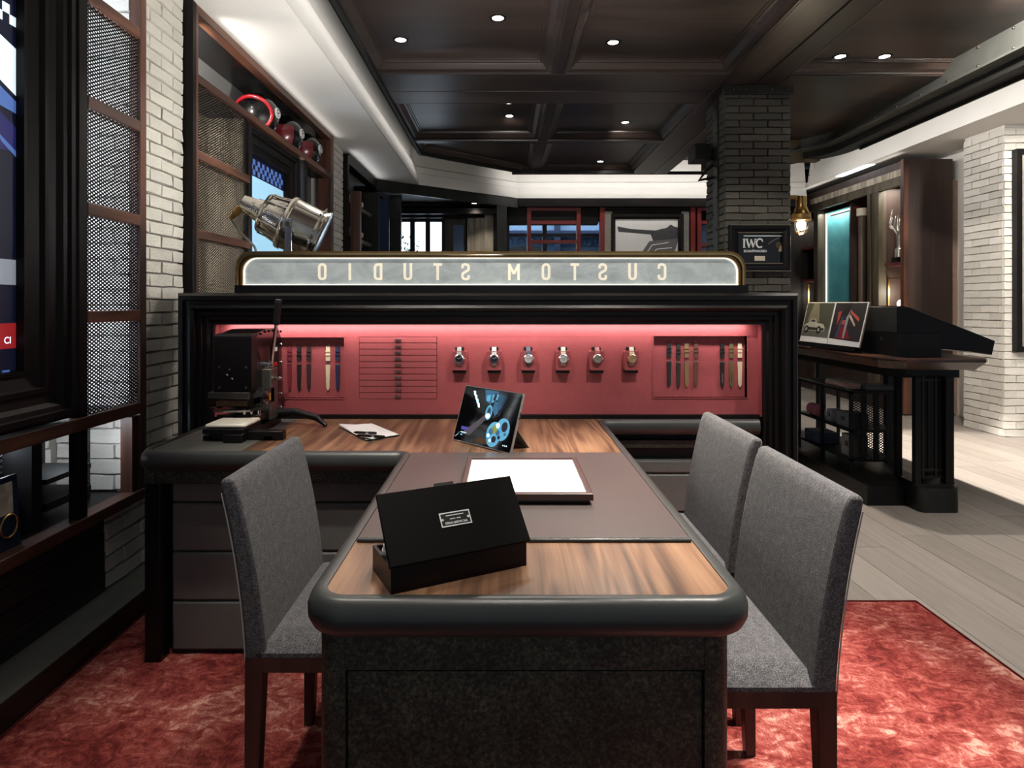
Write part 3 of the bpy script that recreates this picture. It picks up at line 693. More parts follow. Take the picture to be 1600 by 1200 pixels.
T2 = framed_tv('framed_screen', 'smaller framed wall screen showing a chequered band and blue sky behind the metal lamp', 3.92, 4.90, .95, 2.43, -1.62, .16, .14)
x2 = -1.6915
scr([(4.085, 1.2), (4.735, 1.2), (4.735, 2.14), (4.085, 2.14)], emit('screen_skyblue', (150, 196, 222), .6), T2, x2)
for i in range(16):
    for j in range(3):
        if (i + j) % 2 == 0: scr([(4.085+.04*i, 2.15+.035*j), (4.085+.04*(i+1), 2.15+.035*j), (4.085+.04*(i+1), 2.185+.035*j), (4.085+.04*i, 2.185+.035*j)], sbm, T2, x2)
# helmets
def helmet(y, label, arc):
    hx, r = -1.725, .142
    t = thing('racing_helmet', label, 'helmet', (hx, y, 2.462), 0, 'racing helmets on the top shelf')
    c = Vector((hx, y, 2.462 + .135))
    MB().sphere(c, r, 22, 14, (1.0, 1.08, 1.05), -.88, 1).build('shell', M['blackgloss'], t, smooth=60)
    def on(az, el_, k): return c + Vector((math.cos(R(az))*math.cos(R(el_))*r*k, math.sin(R(az))*math.cos(R(el_))*r*1.08*k, math.sin(R(el_))*r*1.05*k))
    if arc:
        MB().tube([on(-90 + 62*math.cos(R(a)), -12 + 50*math.sin(R(a)), 1.02) for a in range(-40, 191, 15)], .014, 8).build('visor_trim', plain('helmet_red', (176, 28, 40), .25, coat=.5), t, smooth=60)
        MB().add([on(-90 + 58*(i/6 - .5)*2, -38 + 60*j/5, 1.012) for j in range(6) for i in range(7)], [(j*7+i, j*7+i+1, (j+1)*7+i+1, (j+1)*7+i) for j in range(5) for i in range(6)]).build('visor', M['black'], t, smooth=60)
    else:
        MB().add([on(-95 + 55*(i/8 - .5)*2, -40 + 58*j/5, 1.02) for j in range(6) for i in range(9)], [(j*9+i, j*9+i+1, (j+1)*9+i+1, (j+1)*9+i) for j in range(5) for i in range(8)]).build('visor', plain('helmet_dark_red', (104, 18, 26), .3, coat=.4), t, smooth=60)
    n = Vector((.93, -.05, .08)).normalized(); p = c + n*(r - .006)
    d = MB().lathe([(.036, 0), (.036, .012)], p, n, 20).build('number_disc', M['paper'], t, smooth=40)
    MB().lathe([(.012, .0121), (.019, .0121), (.019, .0132), (.012, .0132)], p + Vector((0, 0, .010)), n, 16, False).build('number', M['black'], d)
    MB().lathe([(.010, .0121), (.017, .0121), (.017, .0132), (.010, .0132)], p - Vector((0, 0, .014)), n, 16, False).build('number', M['black'], d)
helmet(4.33, 'black racing helmet with a red crescent trim, nearest on the high shelf', True)
helmet(4.85, 'black racing helmet with dark red visor, middle of the high shelf', False)
helmet(5.33, 'black racing helmet with dark red visor, farthest on the high shelf', False)
U3 = thing('display_unit', 'dark tall shelf unit with walnut post and blue backs in the far left corner', 'display unit', (-1.6, 7.0, 0))
bx('post', M['ebony'], U3, (-1.68, -1.60, 6.32, 6.37, 0, 2.80)); bx('post', M['walnut_z'], U3, (-1.60, -1.50, 6.42, 6.50, 0, 2.45)); bx('post', M['blackmatte'], U3, (-1.68, -1.50, 7.35, 7.44, 0, 2.6))
bx('top_rail', M['ebony'], U3, (-1.70, -1.60, 6.37, 7.9, 2.72, 2.82)); bx('back_sheet', M['blue_panel'], U3, (-2.0, -1.95, 6.4, 8.1, 0, 2.7)); bx('side_sheet', M['ebony'], U3, (-1.95, -1.66, 8.0, 8.1, 0, 2.8))
for zz in (1.6, 1.95, 2.3): bx('shelf', M['olive_wood'], U3, (-1.95, -1.58, 6.50, 7.35, zz, zz+.04))
for zz in (1.64, 1.99, 2.34):
    for k in range(3):
        b = thing('small_watch_stand', ('%s small pale ornament on the %s shelf of the far left unit' % (('nearest', 'middle', 'farthest')[k], {1.64: 'lower', 1.99: 'middle', 2.34: 'upper'}[zz])), 'ornament', (-1.66, 6.65 + k*.25, zz))
        MB().lathe([(.03, 0), (.03, .01), (.012, .02), (.012, .05), (.028, .06), (.03, .10), (.02, .11)], (-1.66, 6.65 + k*.25, zz), n=10).build('ornament', M['cream'], b, smooth=40)
# ---------------------------------------------------------------- display booth with red leather niche wall
BO = thing('display_booth', 'black moulded booth wall with lit raspberry leather back holding watches and straps', 'booth', (0, 2.85, 0))
BX0, BX1, BZ1 = -1.446, 1.296, 1.328
OX0, OX1, OZ0, OZ1 = -1.306, 1.156, .772, 1.190
FB = lambda u, v, h: (u, 2.80 - h, v)
bprof = [(0, -.30), (0, .055), (.012, .075), (.03, .075), (.034, .062), (.05, .062), (.054, .075), (.066, .08), (.078, .07), (.082, .05), (.10, .05), (.104, .035), (.118, .035), (.128, .022), (.14, .022), (.14, -.03)]
MB().frame(BX0, BX1, 0, BZ1, bprof, FB, True).build('frame_moulding', M['black'], BO)
bx('top_board', M['black'], BO, (BX0, BX1, 2.80, 3.10, BZ1 - .03, BZ1 - .001)); bx('rear_panel', M['ebony'], BO, (BX0 + .01, BX1 - .01, 3.06, 3.10, 0, BZ1 - .03))
bx('header_board', M['black'], BO, (OX0, OX1, 2.80, 2.825, OZ1 + .002, BZ1 - .03))
bx('skirting', M['black'], BO, (OX0, OX1, 2.806, 2.83, .758, OZ0 + .006))
# leather wall, cut around two strap niches and the drawer bank
YW = 2.83
NL = (-1.045, -.732, .851, 1.128); NR = (.677, 1.103, .854, 1.134); DR = (-.665, -.309, .848, 1.131)
xsb = [OX0]
def wallpiece(x0, x1, z0, z1): bx('leather_panel', M['red_leather'], BO, (x0, x1, YW, YW + .025, z0, z1))
cur = OX0
for (a, b, c, d) in (NL, DR, NR):
    wallpiece(cur, a, OZ0, OZ1); wallpiece(a, b, OZ0, c); wallpiece(a, b, d, OZ1); cur = b
wallpiece(cur, OX1, OZ0, OZ1)
for (a, b, c, d) in (NL, NR):
    bx('niche_back', M['red_leather'], BO, (a - .005, b + .005, YW + .032, YW + .045, c - .005, d + .005))
    MB().frame(a - .004, b + .004, c - .004, d + .004, [(0, 0), (0, .004), (.004, .004), (.004, -.033)], lambda u, v, h: (u, YW - h, v)).build('niche_lip', M['red_leather'], BO)
for a in ((OX0, 1), (OX1, -1)): bx('side_return', M['red_leather'], BO, (a[0], a[0] + a[1]*.003, 2.795, YW, OZ0, OZ1))
bx('drawer_void', M['blackmatte'], BO, (DR[0], DR[1], YW + .022, YW + .04, DR[2], DR[3]))
dz = (DR[3] - DR[2]) / 10
dmesh = MB().box(-.176, .176, 0, .022, .0014, dz - .0014).mesh('drawer', M['red_leather']); pmesh = MB().box(-.014, .014, -.009, .0, dz*.32, dz*.62).mesh('drawer_pull', plain('pewter_pull', (128, 112, 106), .35, .9))
for i in range(10):
    o = bpy.data.objects.new('drawer', dmesh); C.objects.link(o); o.parent = BO; o.location = Vector(((DR[0]+DR[1])/2, YW - .002, DR[2] + i*dz)) - wloc(BO)
    p = bpy.data.objects.new('drawer_pull', pmesh); C.objects.link(p); p.parent = o
# LED strip under the header
bx('light_strip', emit('warm_led_strip', (255, 222, 205), 1.5), BO, (OX0 + .02, OX1 - .02, 2.790, 2.800, OZ1 + .0005, OZ1 + .006))
bx('booth_fill_housing', M['blackmetal'], BO, (-1.1, .5, 3.01, 3.09, BZ1, BZ1 + .035))  # housing added to go with the booth fill lamp
area_light('led_wash', (-.08, 2.792, OZ1 - .010), (R(32), 0, 0), 2.36, .012, 2.3, (1, .90, .86)).parent = None
# upholstered base to the right and behind the counter
for k, (a, b) in enumerate(((.513, .572), (.338, .508), (.165, .333), (.0, .16))):
    bx('leather_pad', M['pad_leather'], BO, (.43, 1.14, 2.812, 2.85, a, b), bevel=.008)
bx('fascia', M['speckle'], BO, (.43, 1.14, 2.80, 2.84, .632, .664)); bx('backing', M['blackmatte'], BO, (-1.30, 1.15, 2.85, 2.87, 0, .75))
# watches on holders
WX = (717.5, 772, 825.5, 880, 933, 987); wy = 2.83
def holder(x):
    z = Z(560, 2.80)
    c = MB().prism(rounded([(x-.033, z-.052), (x+.033, z-.052), (x+.033, z+.034), (x-.033, z+.034)], .006, 3, True), wy - .045, wy - .001, 'y').build('watch_cushion', M['red_leather'], BO, smooth=40)
    bx('bracket', M['blackmatte'], c, (x-.019, x+.019, wy-.022, wy-.0005, z+.034, z+.050)); bx('bracket', M['blackmatte'], c, (x-.03, x+.03, wy-.035, wy-.0005, z-.066, z-.052))
    return z
dials = [((24, 24, 24), M['chrome'], 'black dial on a steel bracelet, first from the drawers', 0), ((22, 28, 44), M['chrome'], 'navy blue dial, second from the drawers', 0), ((206, 206, 204), M['chrome'], 'silver white dial and pushers, third from the drawers', 1), ((214, 214, 210), M['chrome'], 'pale silver chronograph dial, third from the strap niche', 1), ((150, 142, 132), M['alu'], 'grey sunburst dial, second from the strap niche', 0), ((176, 146, 112), plain('rose_gold', (214, 176, 140), .2, 1), 'champagne dial in a rose gold case, nearest the strap niche', 0)]
strapc = [(150, 148, 142), (196, 196, 190), (60, 70, 90), (200, 190, 176), (150, 60, 60), (190, 170, 150)]
for i, xp in enumerate(WX):
    x = X(xp, 2.79); z = holder(x); yf = wy - .052
    t = thing('wristwatch', 'wristwatch with ' + dials[i][2], 'watch', (x, yf, z), group='watches on the red wall')
    sm = leather('watch_band_%d' % i, strapc[i], .4, .2, 80)
    mb = MB()
    for k in range(9):
        a = -math.pi*.5 + math.pi*k/8
        zc = .052*math.sin(a); dep = .016*(1 - math.cos(a)**2) if False else .018*abs(math.sin(a))**2
        wdt = .0115 - .002*abs(math.sin(a))
        mb.add([(x-wdt, yf+dep, z+zc), (x+wdt, yf+dep, z+zc), (x+wdt, yf+dep+.004, z+zc), (x-wdt, yf+dep+.004, z+zc)], [])
    for k in range(8):
        b = k*4; mb.f += [(b, b+1, b+5, b+4), (b+1, b+2, b+6, b+5), (b+2, b+3, b+7, b+6), (b+3, b, b+4, b+7)]
    mb.build('watch_strap', sm, t, smooth=50)
    MB().lathe([(.0185, 0), (.021, .003), (.021, .008), (.0185, .011), (.0165, .011), (.0165, .0095)], (x, yf - .0005, z), (0, -1, 0), 28).build('case', dials[i][1], t, smooth=35)
    d = MB().lathe([(.0165, 0), (.0165, .0102)], (x, yf, z), (0, -1, 0), 28).build('dial', plain('watch_dial_%d' % i, dials[i][0], .35, .2), t)
    hm = M['paper'] if i < 2 else M['black']
    mk = MB()
    for h in range(12):
        a = h*math.pi/6; mk.cyl((x + .013*math.cos(a), yf-.0105, z + .013*math.sin(a)), (x + .0155*math.cos(a), yf-.0105, z + .0155*math.sin(a)), .0006, n=4)
    mk.build('hour_markers', hm, d)
    for (a, l) in ((2.5, .009), (.7, .0125)): MB().cyl((x, yf-.011, z), (x + l*math.cos(a), yf-.011, z + l*math.sin(a)), .0007, n=5).build('hand', hm, d)
    if dials[i][3]:
        for dx, dzz in ((-.007, 0), (.007, 0), (0, -.007)): MB().lathe([(.003, .0103), (.0042, .0103), (.0042, .0109), (.003, .0109)], (x+dx, yf, z+dzz), (0, -1, 0), 12, False).build('subdial', plain('subdial_grey', (120, 120, 120), .4), d)
        for a in (.45, -.45): MB().cyl((x + .020*math.cos(a), yf-.006, z + .020*math.sin(a)), (x + .025*math.cos(a), yf-.006, z + .025*math.sin(a)), .0018, n=8).build('pusher', dials[i][1], t)
    MB().cyl((x + .020, yf-.006, z), (x + .026, yf-.006, z), .003, n=10).build('crown', dials[i][1], t, smooth=40)
# loose straps
def strap(xp, rgb, label, y_top, grp, stripe=None, ym=2.86):
    x = X(xp, ym); m = leather('strap_' + label.split(' strap')[0].replace(' ', '_'), rgb, .55, .3, 90)
    zt = Z(y_top, ym); t = thing('watch_strap', label, 'strap', (x, ym, zt), group=grp)
    zu0 = zt - .076; wd = .0105; y0 = ym - .002
    MB().prism(rounded([(x-wd, zu0), (x+wd, zu0), (x+wd*.85, zt-.008), (x-wd*.85, zt-.008)], .002, 2, True), y0 - .004, y0, 'y').build('buckle_piece', m, t, smooth=40)
    MB().tube([(x-wd-.001, y0-.004, zt-.010), (x+wd+.001, y0-.004, zt-.010), (x+wd, y0-.004, zt), (x-wd, y0-.004, zt)], .0013, 6, True).build('buckle', M['chrome'], t, smooth=60)
    for q_ in (.030, .046): bx('keeper_loop', m, t, (x-wd-.001, x+wd+.001, y0-.007, y0-.004, zt-q_-.005, zt-q_))
    zl = zu0 - .018
    MB().prism([(x-wd, zl), (x-wd*.72, zl-.105), (x-wd*.3, zl-.116), (x+wd*.3, zl-.116), (x+wd*.72, zl-.105), (x+wd, zl)], y0 - .005, y0, 'y').build('tail_piece', m, t)
    MB().cyl((x-wd, y0-.0035, zl+.001), (x+wd, y0-.0035, zl+.001), .0018, n=6).build('spring_bar', M['chrome'], t)
    if stripe: MB().box(x-.002, x+.002, y0-.0056, y0-.005, zl-.095, zl-.05).build('stripe', plain('strap_stripe_' + str(stripe[0]), stripe, .6), t)
gR, gL = 'straps in the right niche', 'straps in the left niche'
strap(1045, (26, 30, 32), 'black alligator strap, leftmost in the right niche', 533, gR)
strap(1059.5, (40, 36, 34), 'charcoal brown strap, second from left in the right niche', 535, gR)
strap(1072.5, (124, 106, 70), 'khaki canvas strap, third from left in the right niche', 533, gR)
strap(1087, (94, 62, 52), 'reddish brown leather strap, fourth from left in the right niche', 533, gR)
strap(1128, (24, 26, 24), 'black strap with a grey stripe, left of the olive one in the right niche', 534, gR, (90, 96, 92))
strap(1142, (98, 94, 58), 'olive green textile strap between a black and a cream one', 533, gR, (60, 62, 34))
strap(1155.5, (222, 208, 180), 'cream white strap, rightmost in the right niche', 533, gR)
strap(453, (110, 34, 46), 'burgundy strap beside the embossing press in the left niche', 538, gL)
strap(468, (24, 20, 20), 'plain black strap, second in the left niche', 538, gL)
strap(483, (52, 30, 28), 'dark brown strap, third in the left niche', 538, gL)
strap(513, (214, 196, 164), 'ivory strap in the left niche, the only pale one there', 538, gL)
strap(528, (36, 36, 66), 'navy blue strap at the right end of the left niche', 538, gL)

# ---------------------------------------------------------------- mirrored sign above the booth
SG = thing('illuminated_sign', 'long frosted glass sign with mirrored CUSTOM STUDIO lettering in a brass frame', 'sign', (-.06, 2.87, BZ1))
sx0, sx1, sz0, sz1, sy = -1.232, 1.100, 1.362, 1.521, 2.87
bx('base_rail', M['black'], SG, (sx0 + .004, sx1 + .006, sy - .05, sy + .06, BZ1, sz0 + .004))
def arch(inset):
    a = rounded([(sx0+inset, sz0), (sx0+inset, sz1-inset), (sx1-inset, sz1-inset), (sx1-inset, sz0)], .105 - inset, 10)
    return a
def archframe(i0, i1, y0, y1, name, mat):
    A, B = arch(i0), arch(i1); n = len(A); mb = MB()
    vs = [(p[0], y0, p[1]) for p in A] + [(p[0], y0, p[1]) for p in B] + [(p[0], y1, p[1]) for p in A] + [(p[0], y1, p[1]) for p in B]
    fs = []
    for k in range(n-1):
        fs += [(k, k+1, n+k+1, n+k), (2*n+k, 3*n+k, 3*n+k+1, 2*n+k+1), (k, 2*n+k, 2*n+k+1, k+1), (n+k, n+k+1, 3*n+k+1, 3*n+k)]
    return mb.add(vs, fs).build(name, mat, SG, smooth=35)
archframe(0, .012, sy - .035, sy + .03, 'outer_frame', M['brass'])
archframe(.010, .016, sy - .040, sy - .033, 'bead', plain('polished_brass_bead', (214, 190, 140), .2, 1))
archframe(.016, .028, sy - .025, sy + .03, 'inner_frame', M['brass'])
def _antique():
    t = NT('frosted_antique_glass'); v = t.mapping((1, 1, 2)); n = t.noise(v, 7, 6, .7, .6)
    c = t.ramp(n, [(.3, srgb(150, 158, 158)), (.7, srgb(192, 198, 196))])
    t.set(Base_Color=c, Roughness=.35, Emission_Color=c, Emission_Strength=.22); t.p.inputs['Metallic'].default_value = .25; return t.mat
P = arch(.026); MB().prism(P, sy - .004, sy + .004, 'y').build('glass_panel', _antique(), SG)
archframe(.0265, .032, sy - .012, sy - .006, 'light_edge', emit('edge_light', (255, 250, 238), .9))
bx('light_edge', emit('edge_light', (255, 250, 238), .9), SG, (sx0+.03, sx1-.03, sy-.012, sy-.006, sz0+.004, sz0+.009))
lm = emit('lit_cream_letter', (240, 230, 208), .32)
LET = [('O', 504), ('I', 547), ('D', 591), ('U', 637.5), ('T', 684), ('S', 727.5), ('M', 803), ('O', 853), ('T', 898), ('S', 941.5), ('U', 988), ('C', 1034)]
zc = (Z(411.5, sy) + Z(438, sy)) / 2; lh = Z(411.5, sy) - Z(438, sy)
def ribbon(path, w_, closed=False):
    """flat stroke with mitred joints; returns a list of quads in the plane"""
    n = len(path); L = []; Rr = []
    for k in range(n):
        p = Vector(path[k]); a = Vector(path[k-1]) if (k > 0 or closed) else None; b = Vector(path[(k+1) % n]) if (k < n-1 or closed) else None
        n1 = (p - a).normalized().orthogonal() if a is not None else None; n2 = (b - p).normalized().orthogonal() if b is not None else None
        nn = n2 if n1 is None else n1 if n2 is None else (n1 + n2).normalized()
        if n1 is not None and n2 is not None: nn = nn / max(.5, nn.dot(n1))
        L.append(p + nn*w_/2); Rr.append(p - nn*w_/2)
    return [(L[k], L[(k+1) % n], Rr[(k+1) % n], Rr[k]) for k in range(n if closed else n-1)]
def glyph(ch, W, Hh, t):
    a, b = W/2 - t/2, Hh/2 - t/2; r = W*.34
    if ch == 'O': return [(rounded([(-a, -b), (a, -b), (a, b), (-a, b)], r, 5, True), True)]
    if ch == 'I': return [([(0, -Hh/2), (0, Hh/2)], False)]
    if ch == 'D': return [(rounded([(-a, -b), (a, -b), (a, b), (-a, b)], .0005, 1, True)[:2] + rounded([(-a, -b), (a, -b), (a, b), (-a, b)], r)[1:-1] + [(-a, b)], True)]
    if ch == 'U': return [(rounded([(-a, Hh/2), (-a, -b), (a, -b), (a, Hh/2)], r, 6), False)]
    if ch == 'T': return [([(-W/2, b), (W/2, b)], False), ([(0, -Hh/2), (0, b)], False)]
    if ch == 'S': return [(rounded([(a, Hh*.2), (a, b), (-a, b), (-a, Hh*.10), (a, -Hh*.10), (a, -b), (-a, -b), (-a, -Hh*.2)], r*.9, 5), False)]
    if ch == 'C': return [(rounded([(a, Hh*.18), (a, b), (-a, b), (-a, -b), (a, -b), (a, -Hh*.18)], r, 6), False)]
    if ch == 'M': return [([(-a, -Hh/2), (-a, Hh/2 - t*.2)], False), ([(a, -Hh/2), (a, Hh/2 - t*.2)], False), ([(-a, Hh/2 - t*.5), (0, -Hh*.12)], False), ([(a, Hh/2 - t*.5), (0, -Hh*.12)], False)]
for ch, xp in LET:
    mb = MB(); lay = 0
    for path_, cl in glyph(ch, .054 if ch == 'M' else .040, lh, .0115):
        lay += 1
        for qd in ribbon(path_, .0115, cl):
            pts = [(X(xp, sy) - p.x, zc + p.y) for p in qd]
            mb.prism(pts, sy - .0042, sy - .0055 - .00015*lay, 'y')
    mb.build('letter', lm, SG)

# ---------------------------------------------------------------- the desk
DT = .76
DK = thing('consultation_desk', 'long T shaped desk with rosewood top and padded black leather edge in the centre', 'desk', (0.04, 1.8, 0))
IN = [(-1.262, 2.805), (-1.262, 2.185), (-.327, 2.185), (-.327, 1.104), (.41, 1.104), (.41, 2.79), (1.135, 2.79)]
path = rounded(IN, .046, 7)
rp = [(0, .695), (.0, DT + .003), (.012, DT + .005), (.022, DT + .002), (.030, DT - .008), (.035, DT - .024), (.034, DT - .042), (.027, DT - .056), (.016, DT - .064)]
MB().sweep2d(path, rp).build('padded_edge', M['rail'], DK, smooth=40)
for (a, b) in (((-1.30, 2.185), (-1.26, 2.185)),): pass
MB().prism([(p[0], p[1]) for p in path] + [(1.135, 2.806), (-1.262, 2.806)], .715, DT).build('wood_top', M['desk_wood'], DK)
bx('leather_top', M['counter_leather'], DK, (-1.255, -.93, 2.19, 2.803, DT - .001, DT + .0015))
bx('seam_plate', plain('dark_inset_plate', (58, 58, 55), .5), DK, (-1.03, -.94, 2.58, 2.72, DT + .001, DT + .003))
# pedestal under the front end
bx('front_panel', M['speckle'], DK, (-.285, .357, 1.122, 1.17, .0125, .616), bevel=.002)
bx('upper_band', M['speckle'], DK, (-.290, .362, 1.116, 1.17, .621, .70), bevel=.002)
def corner_post(x0, x1, s):
    pts = rounded([(x0, 1.115), (x1, 1.115), (x1, 1.17), (x0, 1.17)], .004, 2, True) if s == 0 else None
    a = [(x0, 1.17), (x1, 1.17)] if False else None
    r = .03
    if s > 0: pl = [(x0, 1.17), (x0, 1.115)] + [(x1 - r + r*math.sin(t*R(15)), 1.115 + r - r*math.cos(t*R(15))) for t in range(7)] + [(x1, 1.17)]
    else: pl = [(x1, 1.17), (x1, 1.115)] + [(x0 + r - r*math.sin(t*R(15)), 1.115 + r - r*math.cos(t*R(15))) for t in range(7)] + [(x0, 1.17)]
    return MB().prism(pl, .0125, .70).build('corner_post', M['speckle'], DK, smooth=40)
corner_post(.359, .408, 1); corner_post(-.337, -.287, -1)
bx('spine', M['speckle'], DK, (-.03, .10, 1.17, 2.75, .012, .715)); bx('side_panel', M['speckle'], DK, (-.337, -.30, 1.17, 1.26, .012, .70)); bx('side_panel', M['speckle'], DK, (.37, .408, 1.17, 1.26, .012, .70))
# left counter base
bx('fascia', M['speckle'], DK, (-1.272, -.30, 2.19, 2.23, .645, .70), bevel=.003)
bx('fascia_joint', M['blackmatte'], DK, (-1.235, -1.232, 2.188, 2.2, .645, .70))
lp = bx('corner_leg', M['black'], DK, (-1.275, -1.218, 2.195, 2.26, .0125, .645), bevel=.003)
for (a, b) in ((.563, .643), (.385, .559), (.207, .381), (.028, .203)): bx('leather_pad', M['pad_leather'], DK, (-1.205, -.30, 2.245, 2.29, a, b), bevel=.008)
bx('plinth', M['blackmatte'], DK, (-1.205, -.30, 2.26, 2.30, .012, .03)); bx('carcass', M['blackmatte'], DK, (-1.27, -.28, 2.29, 2.80, .012, .71))
# desk mat
dm = thing('desk_mat', 'wide brown grey leather mat with stitched black edges across the desk', 'desk mat', (.04, 1.75, DT))
bx('leather', M['mat_leather'], dm, (-.324, .407, 1.362, 2.152, DT, DT + .006), bevel=.002)
bx('edge_binding', M['rail'], dm, (-.324, .407, 1.352, 1.366, DT, DT + .008), bevel=.003)
stt = MB()
for i in range(110): stt.box(-.318 + i*.0066, -.318 + i*.0066 + .0038, 1.3595, 1.3612, DT + .0078, DT + .0088)
tag(stt.build('stitching', plain('grey_stitch', (120, 116, 110), .8), dm), kind='stuff')
# tray
tr = thing('presentation_tray', 'shallow brown tray with a blank white pad lying on the desk mat', 'tray', (.05, 1.77, DT + .006))
tx0, tx1, ty0, ty1 = -.119, .226, 1.585, 1.962; tb = DT + .006
bx('tray_base', M['black'], tr, (tx0 + .008, tx1 - .008, ty0 + .01, ty1 - .008, tb, tb + .016), bevel=.002)
MB().frame(tx0, tx1, ty0, ty1, [(0, tb + .012), (0, tb + .028), (.003, tb + .030), (.015, tb + .030), (.016, tb + .025)], lambda u, v, h: (u, v, h)).build('tray_rim', leather('oxblood_tray_leather', (66, 44, 40), .4, .15, 90), tr)
bx('tray_floor', M['black'], tr, (tx0 + .002, tx1 - .002, ty0 + .002, ty1 - .002, tb + .012, tb + .018))
bx('white_pad', M['paper'], tr, (tx0 + .0155, tx1 - .0155, ty0 + .0155, ty1 - .0155, tb + .018, tb + .026))
# tablet
TBw, TBh, ph = .318, .212, R(18)
tbx = thing('tablet_computer', 'silver edged tablet on its kickstand showing a dark watch photo', 'tablet', (-.200, 2.367, DT), math.atan2(-.232, .218))
def TF(u, v, w):                       # local: u along the bottom edge, v up the screen, w out of the screen
    return (u, v*math.sin(ph) - w*math.cos(ph), .004 + v*math.cos(ph) + w*math.sin(ph))
tm = MB(lambda p: TF(*p))
tm.prism(rounded([(0, 0), (TBw, 0), (TBw, TBh), (0, TBh)], .008, 4, True), -.009, 0).build('tablet_body', plain('magnesium_silver', (176, 172, 166), .35, .7), tbx, local=True, smooth=30)
tm = MB(lambda p: TF(*p)); tm.prism(rounded([(.003, .003), (TBw-.003, .003), (TBw-.003, TBh-.003), (.003, TBh-.003)], .006, 4, True), 0, .0006)
scn = tm.build('screen', plain('black_screen_glass', (6, 6, 8), .06, 0, .1, 5, coat=.3), tbx, local=True)
def tp(pts, mat, h=.0009): MB(lambda p: TF(*p)).prism(pts, .0006, h).build('screen_image', mat, scn, local=True)
e1 = emit('tab_cyan', (84, 150, 184), .5); e2 = emit('tab_teal', (50, 92, 122), .45); e3 = emit('tab_dark', (26, 32, 44), .5); e4 = emit('tab_pale', (196, 224, 232), .8); e5 = emit('tab_violet', (60, 56, 130), .6); e6 = emit('tab_grey', (70, 66, 74), .4); e7 = emit('tab_gold', (120, 130, 70), .5)
el = lambda cx, cy, rx, ry, n=22, a0=0, a1=6.283: [(cx + rx*math.cos(a0 + (a1-a0)*k/n), cy + ry*math.sin(a0 + (a1-a0)*k/n)) for k in range(n)]
tp([(.12, .205), (.195, .205), (.185, .17), (.16, .155), (.135, .165)], e2); tp([(.165, .19), (.20, .195), (.195, .175), (.17, .16)], e1, .0011); tp([(.135, .185), (.155, .19), (.158, .165), (.14, .165)], e1, .0011)
for k in range(7): tp([(.205 + k*.006, .20 - k*.002), (.208 + k*.006, .20 - k*.002), (.195 + k*.004, .145 - k*.001), (.192 + k*.004, .145 - k*.001)], e2)
tp([(.185, .17), (.20, .165), (.215, .13), (.20, .115), (.18, .14)], e2); tp([(.18, .20), (.19, .19), (.185, .165), (.172, .175)], e3, .0013)
tp(el(.165, .125, .018, .028), e1); tp(el(.166, .127, .011, .018), e2, .0012); tp(el(.164, .112, .012, .010), e4, .0013); tp(el(.166, .131, .005, .008), e3, .0014)
tp([(.04, .03), (.09, .03), (.17, .11), (.15, .115)], e6); tp([(.235, .20), (.245, .195), (.225, .12), (.215, .115)], e3)
tp(el(.215, .052, .038, .045), e1); tp(el(.255, .075, .035, .04), e1); tp(el(.263, .085, .015, .018), e3, .0012)
for (cx, cy, r, mm) in ((.20, .06, .012, e2), (.222, .035, .012, e3), (.215, .07, .015, e7), (.19, .045, .007, e4), (.235, .06, .010, e2), (.203, .028, .006, e4), (.228, .085, .010, e4), (.245, .045, .007, e3), (.272, .06, .006, e2)): tp(el(cx, cy, r, r, 12), mm, .0014)
tp([(.035, .045), (.075, .045), (.075, .057), (.035, .057)], e5); tp([(.037, .034), (.07, .034), (.07, .037), (.037, .037)], e4); tp([(.037, .024), (.05, .024), (.05, .028), (.037, .028)], e1)
tp([(.11, .012), (.22, .012), (.20, .035), (.14, .03)], emit('tab_brown', (62, 44, 28), .4)); tp([(.005, .012), (.02, .02), (.03, .035), (.02, .022)], e4)
for k in range(3): tp(el(.275 + .009*k, .022, .0025, .0025, 8), e4)
for k in range(4): tp([(.055 + .012*k, .195 - .014*k), (.068 + .012*k, .195 - .014*k), (.075 + .012*k, .178 - .014*k), (.065 + .012*k, .178 - .014*k)], e4)
ks = MB(lambda p: p)
kb = TF(0, .105, -.009); ks.add([(.03, kb[1], kb[2]), (TBw-.03, kb[1], kb[2]), (TBw-.03, kb[1]+.085, .001), (.03, kb[1]+.085, .001), (.03, kb[1]+.002, kb[2]-.003), (TBw-.03, kb[1]+.002, kb[2]-.003), (TBw-.03, kb[1]+.082, .001), (.03, kb[1]+.082, .001)], [(0,1,2,3),(4,7,6,5),(0,4,5,1),(1,5,6,2),(2,6,7,3),(3,7,4,0)])
ks.build('kickstand', plain('magnesium_silver', (176, 172, 166), .35, .7), tbx, local=True)
for v in (.125, .14): MB(lambda p: TF(*p)).box(TBw, TBw + .002, v - .006, v + .006, -.007, -.003).build('side_button', M['chrome'], tbx, local=True)
